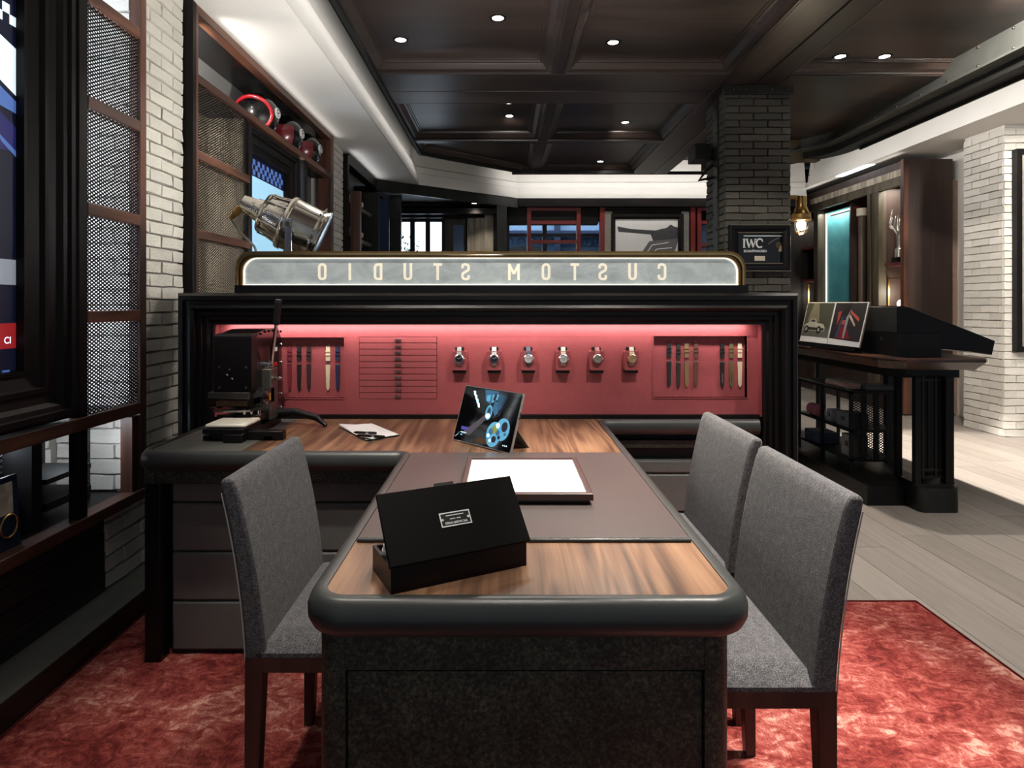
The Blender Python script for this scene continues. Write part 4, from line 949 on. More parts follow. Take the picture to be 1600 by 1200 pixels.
# lidded box
ba = math.atan2(.126, .247)
BXo = thing('presentation_box', 'black hinged presentation box standing open on the front of the desk', 'box', (-.204, 1.109, DT), ba)
bw, bd, bh = .277, .122, .047
mg = plain('oxblood_lacquer_box', (22, 10, 10), .35, 0, .2, 6, spec=.25)
for nm, a in (('box_side', (0, bw, 0, .006, .004, bh)), ('box_side', (0, bw, bd-.006, bd, .004, bh)), ('box_end', (0, .006, .006, bd-.006, .004, bh)), ('box_end', (bw-.006, bw, .006, bd-.006, .004, bh)), ('box_floor', (0, bw, 0, bd, 0, .006))):
    MB().box(*a).build(nm, mg, BXo, local=True)
lt = R(50); LD = .137
LF = lambda u, v, h: (u, .0 + v*math.cos(lt) - h*math.sin(lt), bh + .001 + v*math.sin(lt) + h*math.cos(lt))
lid = MB(lambda p: LF(*p)).box(-.004, bw+.006, -.002, LD, 0, .008).build('lid', plain('deep_black_leatherette', (7, 7, 7), .6, 0, .15, 60, spec=.1), BXo, local=True, bevel=.0015)
MB(lambda p: LF(*p)).box(.115, .155, LD, LD + .006, .001, .006).build('catch', M['blackmatte'], lid, local=True)
pl = MB(lambda p: LF(*p)).box(.108, .171, .052, .080, .008, .0092).build('name_plate', plain('pewter_plate', (44, 43, 42), .35, .3), lid, local=True)
wm = plain('silver_lettering', (226, 226, 224), .4)
MB().frame(.108, .171, .052, .080, [(0, .0092), (0, .0098), (.0022, .0098), (.0022, .0092)], LF).build('plate_border', wm, lid, local=True)
for cx in (.113, .166): MB(lambda p: LF(*p)).lathe([(.0026, .0092), (.002, .0108)], (cx, .066, 0), (0, 0, 1), 10).build('plate_screw', wm, lid, local=True)
text_mb('IWC RACING WORKS', .0058, lambda a, b, c: LF(.1395 - a, .0592 - b, .0095 + c), .80, .0002, depth=.0003, spacing=1.0).build('plate_text', wm, lid, local=True)
for k, (a, b, v) in enumerate(((.128, .139, .0665), (.142, .150, .0665), (.121, .158, .0735))):
    MB(lambda p: LF(*p)).box(a, b, v - .0008, v + .0008, .0092, .0097).build('fine_print', wm, lid, local=True)
MB().tube([(.006, .05, bh - .006), (.006, .03, bh - .001), (.006, .012, bh - .014)], .0015, 6).build('ribbon', plain('ribbon_grey', (130, 124, 118), .6), BXo, local=True)
rl = thing('white_tube', 'small white capped tube poking out of the open black box', 'tube', (-.204 + .022*math.cos(ba) - .06*math.sin(ba), 1.109 + .022*math.sin(ba) + .06*math.cos(ba), DT), ba)
MB().lathe([(.004, 0), (.008, .003), (.008, .03), (.0065, .031), (.0065, .042), (.003, .044)], (-.010, .016, .030), (-.05, -.35, .80), 14).build('tube_body', M['paper'], rl, local=True, smooth=40)
# notepad with tools
npd = thing('note_pad', 'black backed pad of white paper with a curled corner on the rosewood', 'notepad', (0, 0, 0))
def G(x, y, z=DT): d = FPX*(CH - z)/(y - VY); return (X(x, d), d)
a, b, c, d_ = G(530, 668), G(572, 690), G(624, 681.5), G(581, 663.5)
MB().prism([a, b, c, d_], DT + .0005, DT + .005).build('backing', M['black'], npd)
MB().add([(a[0], a[1], DT+.016), (b[0], b[1]+.004, DT+.0065), (c[0]-.003, c[1]+.004, DT+.0065), (d_[0], d_[1]-.004, DT+.0065), ((a[0]+b[0])/2, (a[1]+b[1])/2, DT+.0065), ((a[0]+d_[0])/2, (a[1]+d_[1])/2, DT+.0066),
          (a[0], a[1], DT+.005), (b[0], b[1]+.004, DT+.005), (c[0]-.003, c[1]+.004, DT+.005), (d_[0], d_[1]-.004, DT+.005)], [(0, 4, 5), (4, 1, 2, 3, 5), (6, 7, 1, 4, 0), (7, 8, 2, 1), (8, 9, 3, 2), (9, 6, 0, 5, 3)]).build('paper_sheets', M['paper'], npd)
def pen(p, q_, r, label, mat, cap):
    A = G(*p, DT + .012); B = G(*q_, DT + .012); t = thing('pen', label, 'pen', (A[0], A[1], DT + .0125))
    a3 = Vector((A[0], A[1], DT + .0125)); b3 = Vector((B[0], B[1], DT + .0125)); dd = b3 - a3
    MB().lathe([(.001, 0), (r, .012), (r, dd.length)], a3, dd, 12).build('barrel', mat, t, smooth=40)
    MB().lathe([(r*1.15, 0), (r*1.15, .012)], a3 + dd*.55, dd, 12).build('ring', cap, t, smooth=40)
    MB().box(0, .003, 0, .002, 0, .002).build('clip', cap, t) if False else None
    MB().cyl(a3 + dd*.62 + Vector((0, 0, r)), a3 + dd*.97 + Vector((0, 0, r)), .0012, n=6).build('clip', cap, t)
pen((552, 675.5), (588, 677), .005, 'black pen with bright ring, rear one on the note pad', M['black'], M['chrome'])
pen((557, 680), (601, 683), .005, 'black and silver pen, front one on the note pad', M['black'], M['alu'])
sbt = thing('tweezers', 'slim dark spring bar tool at the front corner of the note pad', 'tool', (G(566, 685)[0], G(566, 685)[1], DT + .008))
A = G(566, 684, DT+.009); B = G(588, 688, DT+.009)
MB().cyl((A[0], A[1], DT+.0095), (B[0], B[1], DT+.0095), .0028, .0018, 8).build('shaft', M['steel'], sbt)
MB().tube([(B[0], B[1], DT+.0095), (B[0]+.012, B[1]+.006, DT+.0095)], .0016, 6).build('fork', M['steel'], sbt)

# ---------------------------------------------------------------- embossing press on the counter
PR = thing('embossing_press', 'black hand lever embossing press on the slate leather counter', 'press', (-1.05, 2.55, DT + .0015))
pz = DT + .0015
hx0, hx1 = -1.165, -1.022
bar = lambda n, m, a, bv=.003: bx(n, m, PR, a, bevel=bv)
bar('base_bar', M['black'], (-1.145, -.865, 2.36, 2.40, pz, pz + .035)); bar('base_bar', M['black'], (-1.07, -1.00, 2.31, 2.72, pz, pz + .032))
for s in (-1, 1): bar('foot', M['black'], (-1.035 + s*.115 - .02, -1.035 + s*.115 + .02, 2.36, 2.40, pz, pz + .018))
bar('slide_bed', M['black'], (-1.155, -1.0, 2.325, 2.50, pz + .03, pz + .05)); bar('work_plate', plain('white_silicone_pad', (232, 226, 208), .5), (-1.150, -.995, 2.335, 2.48, pz + .052, pz + .066), .006)
bar('bed_block', plain('dark_walnut_block', (44, 26, 22), .4), (-1.10, -1.0, 2.49, 2.60, pz + .05, pz + .075))
for dx in (-.03, 0, .03): MB().cyl((-1.04 + dx, 2.50, pz + .075), (-1.04 + dx, 2.50, pz + .092), .006, n=8).build('stud', M['chrome'], PR, smooth=40)
bar('column', plain('brushed_steel_column', (120, 116, 108), .35, .8), (-1.10, -.985, 2.56, 2.64, pz + .04, pz + .25))
# head: curved top cover profile in Y-Z
hp = rounded([(2.45, .92), (2.45, 1.155), (2.60, 1.175), (2.74, 1.175), (2.785, 1.12), (2.785, .78), (2.66, .78), (2.64, .92)], .02, 4, True)
MB().prism([(a, b) for a, b in hp], hx0, hx1, 'x').build('head_cover', plain('black_oxblood_cover', (26, 16, 16), .25, .2, .1, 5, coat=.4), PR, smooth=35)
MB().prism(rounded([(2.446, .925), (2.446, 1.157), (2.50, 1.164), (2.50, .925)], .012, 3, True), hx0 - .003, hx1 + .003, 'x').build('front_cover', M['black'], PR, smooth=35)
q = random.Random(9)
for i in range(7):
    MB().sphere((hx1 + .001, 2.50 + i*.045, 1.158 + (.008 if i in (2, 3, 4) else 0)), .006, 8, 5).build('cover_screw', M['black'], PR, smooth=60)
for (dx, zz) in ((.02, .95), (.125, .95), (.02, 1.03), (.125, 1.03), (.05, 1.0), (.07, .985), (.06, 1.02)): MB().lathe([(.006, 0), (.006, .004), (.003, .005)], (hx0 + dx, 2.446, zz), (0, -1, 0), 8).build('cover_screw', M['chrome'] if dx in (.05, .07) else M['steel'], PR, smooth=40)
for zz in (1.10, 1.02, .95, .88, .82): MB().sphere((hx1 + .001, 2.775, zz), .006, 8, 5).build('cover_screw', M['chrome'], PR, smooth=60)
bar('heater_plate', M['steel'], (-1.19, -1.025, 2.44, 2.60, .905, .932)); 
bar('type_holder', M['acrylic'], (-1.182, -1.020, 2.445, 2.60, .868, .905)); bar('type_block', plain('brass_type', (110, 84, 60), .4, .6, .3, 40), (-1.165, -1.04, 2.46, 2.585, .874, .900)); bar('press_plate', M['alu'], (-1.175, -1.03, 2.45, 2.58, .852, .862))
bar('gauge_block', M['acrylic'], (-1.020, -.985, 2.47, 2.60, .872, .935)); bar('warning_label', plain('yellow_label', (214, 170, 40), .6), (-.984, -.9835, 2.54, 2.555, .885, .915), 0)
for (zz, mm) in ((.92, M['chrome']), (.885, M['chrome'])): MB().cyl((-.985, 2.50, zz), (-.975, 2.50, zz), .010, n=12).build('dial_knob', mm, PR, smooth=40)
MB().lathe([(.018, 0), (.018, .016), (.012, .019), (.012, .032)], (hx1, 2.60, 1.025), (1, 0, 0), 16).build('lever_hub', M['chrome'], PR, smooth=35)
MB().lathe([(.014, 0), (.014, .03), (.008, .035), (.008, .06), (.002, .068)], (hx1 - .0, 2.60, .975), (1, -.1, -.1), 14).build('lock_knob', M['alu'], PR, smooth=35)
MB().tube([(-.998, 2.60, 1.02), (-.990, 2.59, 1.07), (-.957, 2.545, 1.20)], .0075, 10).build('lever_rod', M['chrome'], PR, smooth=60)
MB().lathe([(.011, 0), (.0135, .006), (.0135, .09), (.015, .098), (.012, .105)], (-.958, 2.546, 1.195), (.14, -.14, .98), 14).build('lever_grip', M['blackmatte'], PR, smooth=35)
bar('switch_plate', M['black'], (hx1, hx1 + .004, 2.66, 2.74, .95, 1.10), .001)
for (zz, mm) in ((1.075, M['paper']), (1.01, plain('red_switch', (190, 34, 30), .4)), (.965, M['paper'])): bar('switch', mm, (hx1 + .004, hx1 + .009, 2.69, 2.71, zz, zz + .018), .001)
MB().tube([(-1.0, 2.66, pz + .05), (-.92, 2.66, pz + .055), (-.82, 2.64, pz + .035), (-.775, 2.62, pz + .006)], [.022, .018, .014, .008], 10).build('outrigger', M['black'], PR, smooth=60)
MB().tube([(-1.1, 2.66, pz + .05), (-1.16, 2.66, pz + .052), (-1.20, 2.64, pz + .03), (-1.22, 2.62, pz + .008)], [.022, .018, .014, .008], 10).build('outrigger', M['black'], PR, smooth=60)

PR.location.x += .020
# ---------------------------------------------------------------- chairs (local: faces +x)
def make_chair():
    t = thing('side_chair', '', 'chair', (0, 0, 0), 0, 'charcoal side chairs at the desk')
    W = .235
    # seat cushion with crowned top
    mb = MB(); nx, ny = 14, 14; vs = []; fs = []
    for j in range(ny+1):
        for i in range(nx+1):
            u, v = i/nx, j/ny; e = min(u, 1-u, v, 1-v)
            vs.append((-.20 + .42*u, -W + 2*W*v, .462 + .030*min(1, (e/.08))**.5 + .010*math.sin(math.pi*u)*math.sin(math.pi*v)))
    n1 = len(vs)
    for j in range(ny):
        for i in range(nx): fs.append((j*(nx+1)+i, j*(nx+1)+i+1, (j+1)*(nx+1)+i+1, (j+1)*(nx+1)+i))
    mb.add(vs, fs); mb.box(-.20, .22, -W, W, .452, .4625); mb.build('seat', M['fabric'], t, local=True, smooth=40)
    # curved backrest slab
    prof = []; n = 14
    def bxp(s): return -.225 - .02*s - .042*s*s
    outer = [(bxp(k/n), .445 + .415*k/n) for k in range(n+1)]
    inner = [(x_ + .048 - .010*(k/n), z_) for k, (x_, z_) in enumerate(outer)]
    poly = outer[:-1] + [(outer[-1][0] + .003, .857), (outer[-1][0] + .012, .864), (inner[-1][0] - .010, .864), (inner[-1][0] - .002, .857)] + inner[:-1][::-1]
    MB().prism(poly, -W, W, 'y').build('backrest', M['fabric'], t, local=True, bevel=.008, seg=3)
    for s in (-1, 1): MB().tube([(x_ - .0005, s*(W - .0015), z_) for x_, z_ in outer[:-1]], .0017, 5).build('piping', plain('grey_piping', (150, 146, 138), .8), t, local=True, smooth=60)
    # walnut under-frame and tapered legs
    for a in ((-.225, .215, -W, -W+.03), (-.225, .215, W-.03, W), (-.225, -.195, -W+.03, W-.03), (.185, .215, -W+.03, W-.03)): MB().box(*a, .418, .453).build('apron_rail', M['chair_wood'], t, local=True)
    for sx, sy_ in ((1, 1), (1, -1), (-1, 1), (-1, -1)):
        xa = .195 if sx > 0 else -.205; dx = .012*sx; ya = sy_*(W-.021)
        a, b = .021, .014; x2_ = xa + dx
        MB().add([(xa-a, ya-a, .453), (xa+a, ya-a, .453), (xa+a, ya+a, .453), (xa-a, ya+a, .453), (x2_-b, ya-b, 0), (x2_+b, ya-b, 0), (x2_+b, ya+b, 0), (x2_-b, ya+b, 0)],
                 [(0,1,2,3),(7,6,5,4),(0,4,5,1),(1,5,6,2),(2,6,7,3),(3,7,4,0)]).build('leg', M['chair_wood'], t, local=True, bevel=.002)
    return t
ch = make_chair(); ch.location = (-.374, 1.665, .0125); ch['label'] = 'charcoal wool side chair with walnut legs on the left of the desk'
c2 = copy_tree(ch); c2.location = (.472, 1.538, .0125); c2.rotation_euler = (0, 0, math.pi); c2['label'] = 'charcoal wool side chair on the right of the desk, nearest the camera'
c3 = copy_tree(ch); c3.location = (.490, 2.093, .0125); c3.rotation_euler = (0, 0, math.pi); c3['label'] = 'charcoal wool side chair on the right of the desk, closer to the red wall'
# ---------------------------------------------------------------- vintage metal stage lamp behind the sign
LA = thing('stage_lamp', 'polished vintage metal spotlight on a stand behind the left end of the sign', 'lamp', (-1.17, 3.42, 0))
ax = Vector((.885, .20, -.40)).normalized(); c0 = Vector((X(402, 3.4), 3.37, Z(327, 3.4)))   # centre of the back of the ribbed housing
def lat(prof, mat, name, n=32, c=c0): return MB().lathe(prof, c, ax, n).build(name, mat, LA, smooth=32)
lat([(.03, -.075), (.045, -.07), (.05, -.03), (.05, .0), (.058, .0), (.062, .02), (.062, .035)], M['alu'], 'cable_gland')
lat([(.062, .035), (.105, .045), (.112, .055), (.112, .065), (.104, .07), (.118, .15), (.118, .165)], M['alu'], 'rear_housing')
lat([(.118, .165), (.148, .168), (.152, .175), (.152, .192), (.146, .196), (.140, .33), (.140, .335)], M['alu'], 'drum')
lat([(.140, .335), (.150, .337), (.152, .345), (.143, .352), (.143, .362), (.152, .367), (.152, .377), (.12, .382)], M['alu'], 'lens_rim')
lat([(.12, .3825), (.06, .384), (.001, .385)], M['blackgloss'], 'lens')
u_ = ax.cross(Vector((0, 0, 1))).normalized(); v_ = ax.cross(u_)
for k in range(12):
    a = k*math.pi/6; r_ = u_*math.cos(a) + v_*math.sin(a)
    MB().tube([c0 + ax*.06 + r_*.112, c0 + ax*.11 + r_*.114, c0 + ax*.17 + r_*.128], .006, 6).build('cooling_fin', M['alu'], LA, smooth=60)
for k in range(6):
    a = k*math.pi/3 + .3; r_ = u_*math.cos(a) + v_*math.sin(a)
    MB().tube([c0 + ax*.2 + r_*.1465, c0 + ax*.33 + r_*.141], .003, 5).build('seam_rib', M['alu'], LA, smooth=60)
    MB().lathe([(.007, 0), (.007, .02), (.004, .024)], c0 + ax*.338 + r_*.146, r_, 8).build('clamp_screw', M['chrome'], LA, smooth=40)
MB().lathe([(.022, 0), (.022, .05), (.014, .055), (.014, .08)], c0 - ax*.05 + Vector((-.02, -.02, -.02)), (-.6, -.1, -.7), 12).build('cable_connector', M['brass'], LA, smooth=40)
cc = c0 - ax*.05 + Vector((-.07, -.03, -.08))
MB().tube([cc, cc + Vector((.03, 0, -.05)), cc + Vector((.12, .02, -.15)), cc + Vector((.16, .05, -.3)), cc + Vector((.1, .1, -.6))], .007, 8).build('cable', plain('grey_cable', (120, 114, 100), .6), LA, smooth=60)
pv = c0 + ax*.245
for s in (-1, 1):
    q_ = pv + Vector((0, s*.158, 0)); MB().box(q_.x - .018, q_.x + .018, q_.y - .004, q_.y + .004, q_.z - .24, q_.z + .03).build('yoke_arm', M['alu'], LA, bevel=.002)
    MB().lathe([(.014, 0), (.014, .012)], q_ + Vector((0, s*.004, 0)), (0, s, 0), 12).build('yoke_bolt', M['steel'], LA, smooth=40)
MB().box(pv.x - .018, pv.x + .018, pv.y - .162, pv.y + .162, pv.z - .248, pv.z - .24).build('yoke_base', M['alu'], LA, bevel=.002)
MB().cyl((pv.x, pv.y, .35), (pv.x, pv.y, pv.z - .248), .017, n=14).build('stand_pole', M['blackmetal'], LA, smooth=40)
for k in range(3):
    a = k*2.094 + .5; MB().tube([(pv.x, pv.y, .42), (pv.x + .26*math.cos(a), pv.y + .26*math.sin(a), .012)], .011, 8).build('tripod_leg', M['blackmetal'], LA, smooth=60)

# ---------------------------------------------------------------- picture on the pillar
PC = thing('framed_sign', 'black framed dark sign with white IWC lettering hung on the brick pillar', 'picture', (2.0, 4.87, 1.6))
pa0, pa1, pb0, pb1 = X(1141, 4.85), X(1236, 4.85), Z(424, 4.85), Z(351, 4.85); FP = lambda u, v, h: (u, 4.872 - h, v)
MB().frame(pa0, pa1, pb0, pb1, [(0, -.03), (0, .02), (.008, .026), (.03, .026), (.05, .012), (.058, .012), (.06, .018), (.066, .018), (.068, .0)], FP).build('frame', M['black'], PC)
ln = plain('frame_edge_line', (150, 138, 118), .35, .7)
for a in (pb1 - .002, pb0 + .003): MB().box(pa0 + .002, pa1 - .002, 4.843, 4.846, a - .003, a + .003).build('edge_line', ln, PC)
for a in (pb1 - .062, pb0 + .062): MB().box(pa0 + .062, pa1 - .062, 4.852, 4.856, a - .003, a + .003).build('edge_line', ln, PC)
bx('backing', M['blackgloss'], PC, (pa0 + .06, pa1 - .06, 4.872, 4.878, pb0 + .06, pb1 - .06))
wl = M['paper']; yl = 4.870
def stroke(u0, v0, u1, v1, w_): 
    d = Vector((u1-u0, v1-v0)); n = Vector((-d.y, d.x)).normalized()*w_/2
    return MB().prism([(u0+n.x, v0+n.y), (u1+n.x, v1+n.y), (u1-n.x, v1-n.y), (u0-n.x, v0-n.y)], yl, yl - .004, 'y')
LX = lambda x: X(x, 4.87); LZ = lambda y: Z(y, 4.87)
def letters(segs, name):
    mb = MB()
    for s_ in segs:
        t = stroke(LX(s_[0]), LZ(s_[1]), LX(s_[2]), LZ(s_[3]), s_[4]); mb.add(t.v, t.f)
    mb.build(name, wl, PC)
letters([(1162.5, 373, 1162.5, 386.5, .013), (1160.5, 373.4, 1164.5, 373.4, .005), (1160.3, 386.5, 1165, 386.5, .005)], 'letter')
letters([(1166.5, 374, 1170.5, 387, .013), (1170.3, 387, 1173.4, 375, .006), (1173, 374, 1177, 387, .013), (1176.8, 387, 1180.2, 374, .006), (1165, 373.6, 1169, 373.6, .005), (1178.5, 373.6, 1182, 373.6, .005)], 'letter')
mb = MB(); cps = [(1187 + 5.2*math.cos(R(a)), 380 - 6.6*math.sin(R(a))) for a in range(40, 325, 15)]
for (p, q_) in zip(cps[:-1], cps[1:]):
    t = stroke(LX(p[0]), LZ(p[1]), LX(q_[0]), LZ(q_[1]), .012); mb.add(t.v, t.f)
mb.build('letter', wl, PC); letters([(1191, 374, 1191.3, 378, .006)], 'letter')
text_mb('SCHAFFHAUSEN', .026, lambda a, b, c: (LX(1180) + a, yl - .002 + c, LZ(392.5) + b), .95, .0008).build('lettering', wl, PC)
MB().box(LX(1162), LX(1223), yl - .004, yl, LZ(369.4), LZ(368)).build('edge_line', wl, PC)
mb = MB(); mb.tube([(LX(1200 + k*2.2), yl - .003, LZ(381.5 - 10*math.sin(k/8*1.3))) for k in range(9)], .004, 5).build('arc_line', ln, PC)
MB().prism([(LX(1216), LZ(393)), (LX(1224.5), LZ(393)), (LX(1219.5), LZ(383))], yl - .004, yl, 'y').build('emblem', plain('pale_gold', (196, 178, 140), .4, .5), PC)
MB().prism(el(LX(1216), LZ(383), .022, .026, 16), yl - .003, yl, 'y').build('emblem', plain('dim_gold', (96, 80, 58), .4, .5, .5, 60), PC)
MB().box(LX(1179), LX(1195), yl - .004, yl, LZ(407.5), LZ(400)).build('caption_plate', M['cream'], PC)
# wall lamp on the pillar
WLm = thing('wall_lamp', 'lit brass bulkhead lamp with a glass dome on the right side of the pillar', 'lamp', (2.38, 5.0, 1.9))
lx, ly = X(1252, 5.0), 5.0; lz = Z(345, 5.0)
MB().lathe([(.016, .20), (.038, .195), (.042, .15), (.04, .12), (.056, .07), (.072, .05), (.072, .02), (.076, .015), (.076, 0), (.05, 0)][::-1], (lx, ly, lz), (0, 0, 1), 24).build('lamp_body', plain('bright_brass', (176, 142, 88), .28, 1, .1, 9), WLm, smooth=35)
MB().tube([(2.258, ly, lz + .19), (lx - .05, ly, lz + .19), (lx, ly, lz + .185)], .016, 10).build('bracket_arm', M['brass'], WLm, smooth=60)
MB().lathe([(.05, 0), (.05, .014), (.03, .02)], (2.262, ly, lz + .19), (1, 0, 0), 18).build('wall_plate', M['brass'], WLm, smooth=40)
MB().sphere((lx, ly, lz - .035), .028, 14, 8, (1, 1, 1.4)).build('bulb', emit('warm_bulb', (255, 226, 178), 14), WLm, smooth=60)
gl = MB(); gl.lathe([(.05, 0), (.051, -.06), (.042, -.09), (.025, -.107), (.003, -.112)], (lx, ly, lz), (0, 0, 1), 24, False).build('glass_dome', M['acrylic'], WLm, smooth=60)
pl_ = bpy.data.lights.new('bulb_light', 'POINT'); pl_.energy = 14; pl_.color = (1, .82, .58); pl_.shadow_soft_size = .05
po = bpy.data.objects.new('bulb_light', pl_); C.objects.link(po); po.parent = WLm; po.location = Vector((lx, ly, lz - .15)) - wloc(WLm)
# frame on the right white wall
RF = thing('framed_picture', 'black framed picture on the white brick wall at the right edge', 'picture', (5.3, 5.93, 1.3))
MB().frame(X(1590, 5.9), 6.1, Z(550, 5.9), Z(232, 5.9), [(0, -.03), (0, .03), (.05, .03), (.055, .0)], lambda u, v, h: (u, 5.935 - h, v)).build('frame', M['black'], RF)
bx('picture', plain('grey_print', (150, 148, 142), .5, 0, .3, 4), RF, (X(1590, 5.9) + .03, 6.07, 5.93, 5.94, Z(550, 5.9) + .03, Z(232, 5.9) - .03))

# ---------------------------------------------------------------- map table on the right
DTb = thing('display_table', 'dark wooden counter table with chamfered top and barred legs on the right', 'table', (2.6, 4.4, 0))
TP = [(2.33, 5.7), (2.355, 3.93), (2.44, 3.765), (2.92, 3.765), (2.98, 3.83), (2.98, 5.7)]
def offs(P, k): cx, cy = 2.66, 4.75; return [(cx + (p[0]-cx)*(1-k), cy + (p[1]-cy)*(1-k*.4)) for p in P]
n = len(TP); A = offs(TP, .03); 
mb = MB(); vs = [(p[0], p[1], .945) for p in offs(TP, .012)] + [(p[0], p[1], .938) for p in TP] + [(p[0], p[1], .925) for p in TP] + [(p[0], p[1], .875) for p in offs(TP, .12)]
fs = [tuple(range(n))] + [tuple(range(3*n, 4*n))[::-1]]
for r in range(3): fs += [(r*n+k, r*n+(k+1) % n, (r+1)*n+(k+1) % n, (r+1)*n+k) for k in range(n)]
mb.add(vs, fs).build('table_top', wood('map_table_walnut', (44, 26, 20), (74, 44, 34), (104, 66, 50), 'x', .3, 2.5, 5, coat=.3), DTb)
MB().prism([(2.44, 5.6), (2.44, 3.98), (2.50, 3.88), (2.84, 3.88), (2.88, 5.6)], .82, .875).build('apron', M['black'], DTb)
bx('platform', M['black'], DTb, (2.30, 2.78, 3.94, 5.7, .0, .12)); 
MB().prism(rounded([(2.545, 3.80), (2.80, 3.80), (2.80, 4.06), (2.545, 4.06)], .05, 5, True), .0, .15).build('plinth', M['steel_dk'], DTb, smooth=40)
MB().prism(rounded([(2.53, 3.81), (2.79, 3.81), (2.79, 4.05), (2.53, 4.05)], .05, 5, True), .15, .175).build('plinth_cap', M['black'], DTb, smooth=40)
for (xx, yy, w_) in ((2.545, 3.84, .034), (2.735, 3.84, .05), (2.745, 4.02, .04), (2.545, 4.02, .034), (2.63, 3.90, .028)):
    bx('leg', M['black'], DTb, (xx - w_/2, xx + w_/2, yy - w_/2, yy + w_/2, .17, .83))
for (xx, yy) in ((2.59, 3.85), (2.67, 3.85), (2.70, 3.86)): bx('bar', M['blackmetal'], DTb, (xx - .007, xx + .007, yy - .007, yy + .007, .20, .83))
for zz in (.20, .245, .80): bx('cross_rail', M['blackmetal'], DTb, (2.545, 2.735, 3.845, 3.86, zz, zz + .014))
for (xx, yy) in ((2.42, 5.6), (2.85, 5.6), (2.85, 4.6)): bx('leg', M['black'], DTb, (xx - .03, xx + .03, yy - .03, yy + .03, 0, .83))
# sloped display case
CS = thing('sloped_case', 'black wedge shaped display case sloping down over the table end', 'display case', (2.7, 4.4, .945))
MB().prism([(2.495, 1.095), (2.495, 1.262), (2.57, 1.262), (3.12, 1.045), (3.10, .955), (2.9, .985), (2.72, 1.0)], 3.95, 5.0, 'y').build('case_body', M['black'], CS, bevel=.004)
bx('case_side', plain('graphite_leather', (66, 67, 66), .5), CS, (2.490, 2.4945, 3.952, 4.998, 1.10, 1.258))
bx('case_base', M['blackmatte'], CS, (2.485, 2.76, 3.93, 5.02, .945, 1.095)); 
MB().lathe([(.011, 0), (.011, .005)], (2.482, 4.09, 1.05), (-1, 0, 0), 14).build('lock', M['brass'], CS, smooth=40)
MB().prism([(2.57, 1.262), (3.10, 1.056), (3.10, 1.062), (2.57, 1.268)], 4.0, 4.95, 'y').build('glass_lid', M['blackgloss'], CS)
for k in range(2):
    t = thing('paper_tag', ('folded white paper tag at the top of the sloped case', 'folded white paper tag halfway down the sloped case')[k], 'tag', (2.66 + k*.22, 4.3, 1.24 - k*.085))
    MB().prism([(2.63 + k*.22, 1.246 - k*.085), (2.69 + k*.22, 1.224 - k*.085), (2.66 + k*.22, 1.262 - k*.085)], 4.2, 4.32, 'y').build('tag', M['paper'], t)
# open lookbook leaning on the case
LB = thing('open_lookbook', 'open picture book with a grey car and red seat photos leaning on the table', 'book', (2.36, 4.966, .95), math.atan2(-.766, .04))
bl = .766; tl = R(13)
BF = lambda u, v, h: (u, v*math.sin(tl) - h*math.cos(tl), .035 + v*math.cos(tl) + h*math.sin(tl))
def bk(name, u0, u1, v0, v1, h0, h1, mat): return MB(lambda p: BF(*p)).box(u0, u1, v0, v1, h0, h1).build(name, mat, LB, local=True)
bk('cover', -.004, bl + .004, -.003, .318, -.006, -.002, plain('tan_book_edge', (150, 124, 104), .6))
p1 = bk('page', 0, bl/2 - .004, 0, .315, -.002, .004, M['paper']); p2 = bk('page', bl/2 + .004, bl, 0, .315, -.002, .004, M['paper'])
bk('book_ledge', 0, bl, -.034, -.004, -.02, .03, M['black'])
def pp(pts, rgb, parent, lay=1, nm=None): MB(lambda p: BF(*p)).prism(pts, .004, .004 + .0005*lay).build('printed_shape', plain('print_%d_%d_%d' % rgb, rgb, .5, 0, .12, 9), parent, local=True)
H = bl/2
pp([(.006, .045), (H-.01, .045), (H-.01, .31), (.006, .31)], (74, 74, 62), p1); pp([(.10, .31), (.17, .31), (.22, .16), (.05, .16)], (128, 124, 100), p1, 2); pp([(.006, .045), (H-.01, .045), (H-.01, .11), (.006, .11)], (98, 98, 90), p1, 2)
pp([(.02, .10), (.03, .135), (.08, .155), (.11, .185), (.17, .185), (.19, .155), (.28, .145), (.31, .12), (.31, .09), (.02, .09)], (186, 184, 170), p1, 3); pp([(.10, .16), (.12, .178), (.16, .178), (.17, .16)], (60, 60, 58), p1, 4); pp([(.03, .095), (.30, .095), (.30, .115), (.03, .118)], (50, 50, 46), p1, 4)
for cx in (.065, .235): pp(el(cx, .10, .03, .03, 16), (28, 28, 28), p1, 5); pp(el(cx, .10, .014, .014, 12), (168, 166, 158), p1, 6)
pp([(H+.01, .045), (bl-.012, .035), (bl-.012, .31), (H+.01, .31)], (40, 36, 40), p2); pp([(H+.12, .31), (H+.20, .31), (H+.18, .22), (H+.11, .22)], (20, 20, 22), p2, 2)
pp([(H+.06, .24), (H+.10, .25), (H+.09, .18), (H+.07, .14)], (170, 66, 58), p2, 2); pp([(H+.11, .18), (H+.17, .185), (H+.16, .15), (H+.10, .15)], (176, 84, 66), p2, 3); pp([(H+.10, .14), (H+.18, .145), (H+.26, .05), (H+.08, .045)], (128, 28, 40), p2, 2)
pp([(H+.20, .26), (H+.32, .20), (H+.32, .175), (H+.21, .235)], (186, 84, 74), p2, 3); pp([(H+.21, .225), (H+.29, .15), (H+.28, .14), (H+.20, .21)], (190, 172, 150), p2, 4); pp([(H+.08, .05), (H+.12, .20), (H+.14, .21), (H+.11, .06)], (54, 70, 108), p2, 4); pp([(H+.17, .05), (H+.17, .20), (H+.20, .25), (H+.19, .05)], (150, 150, 160), p2, 4)
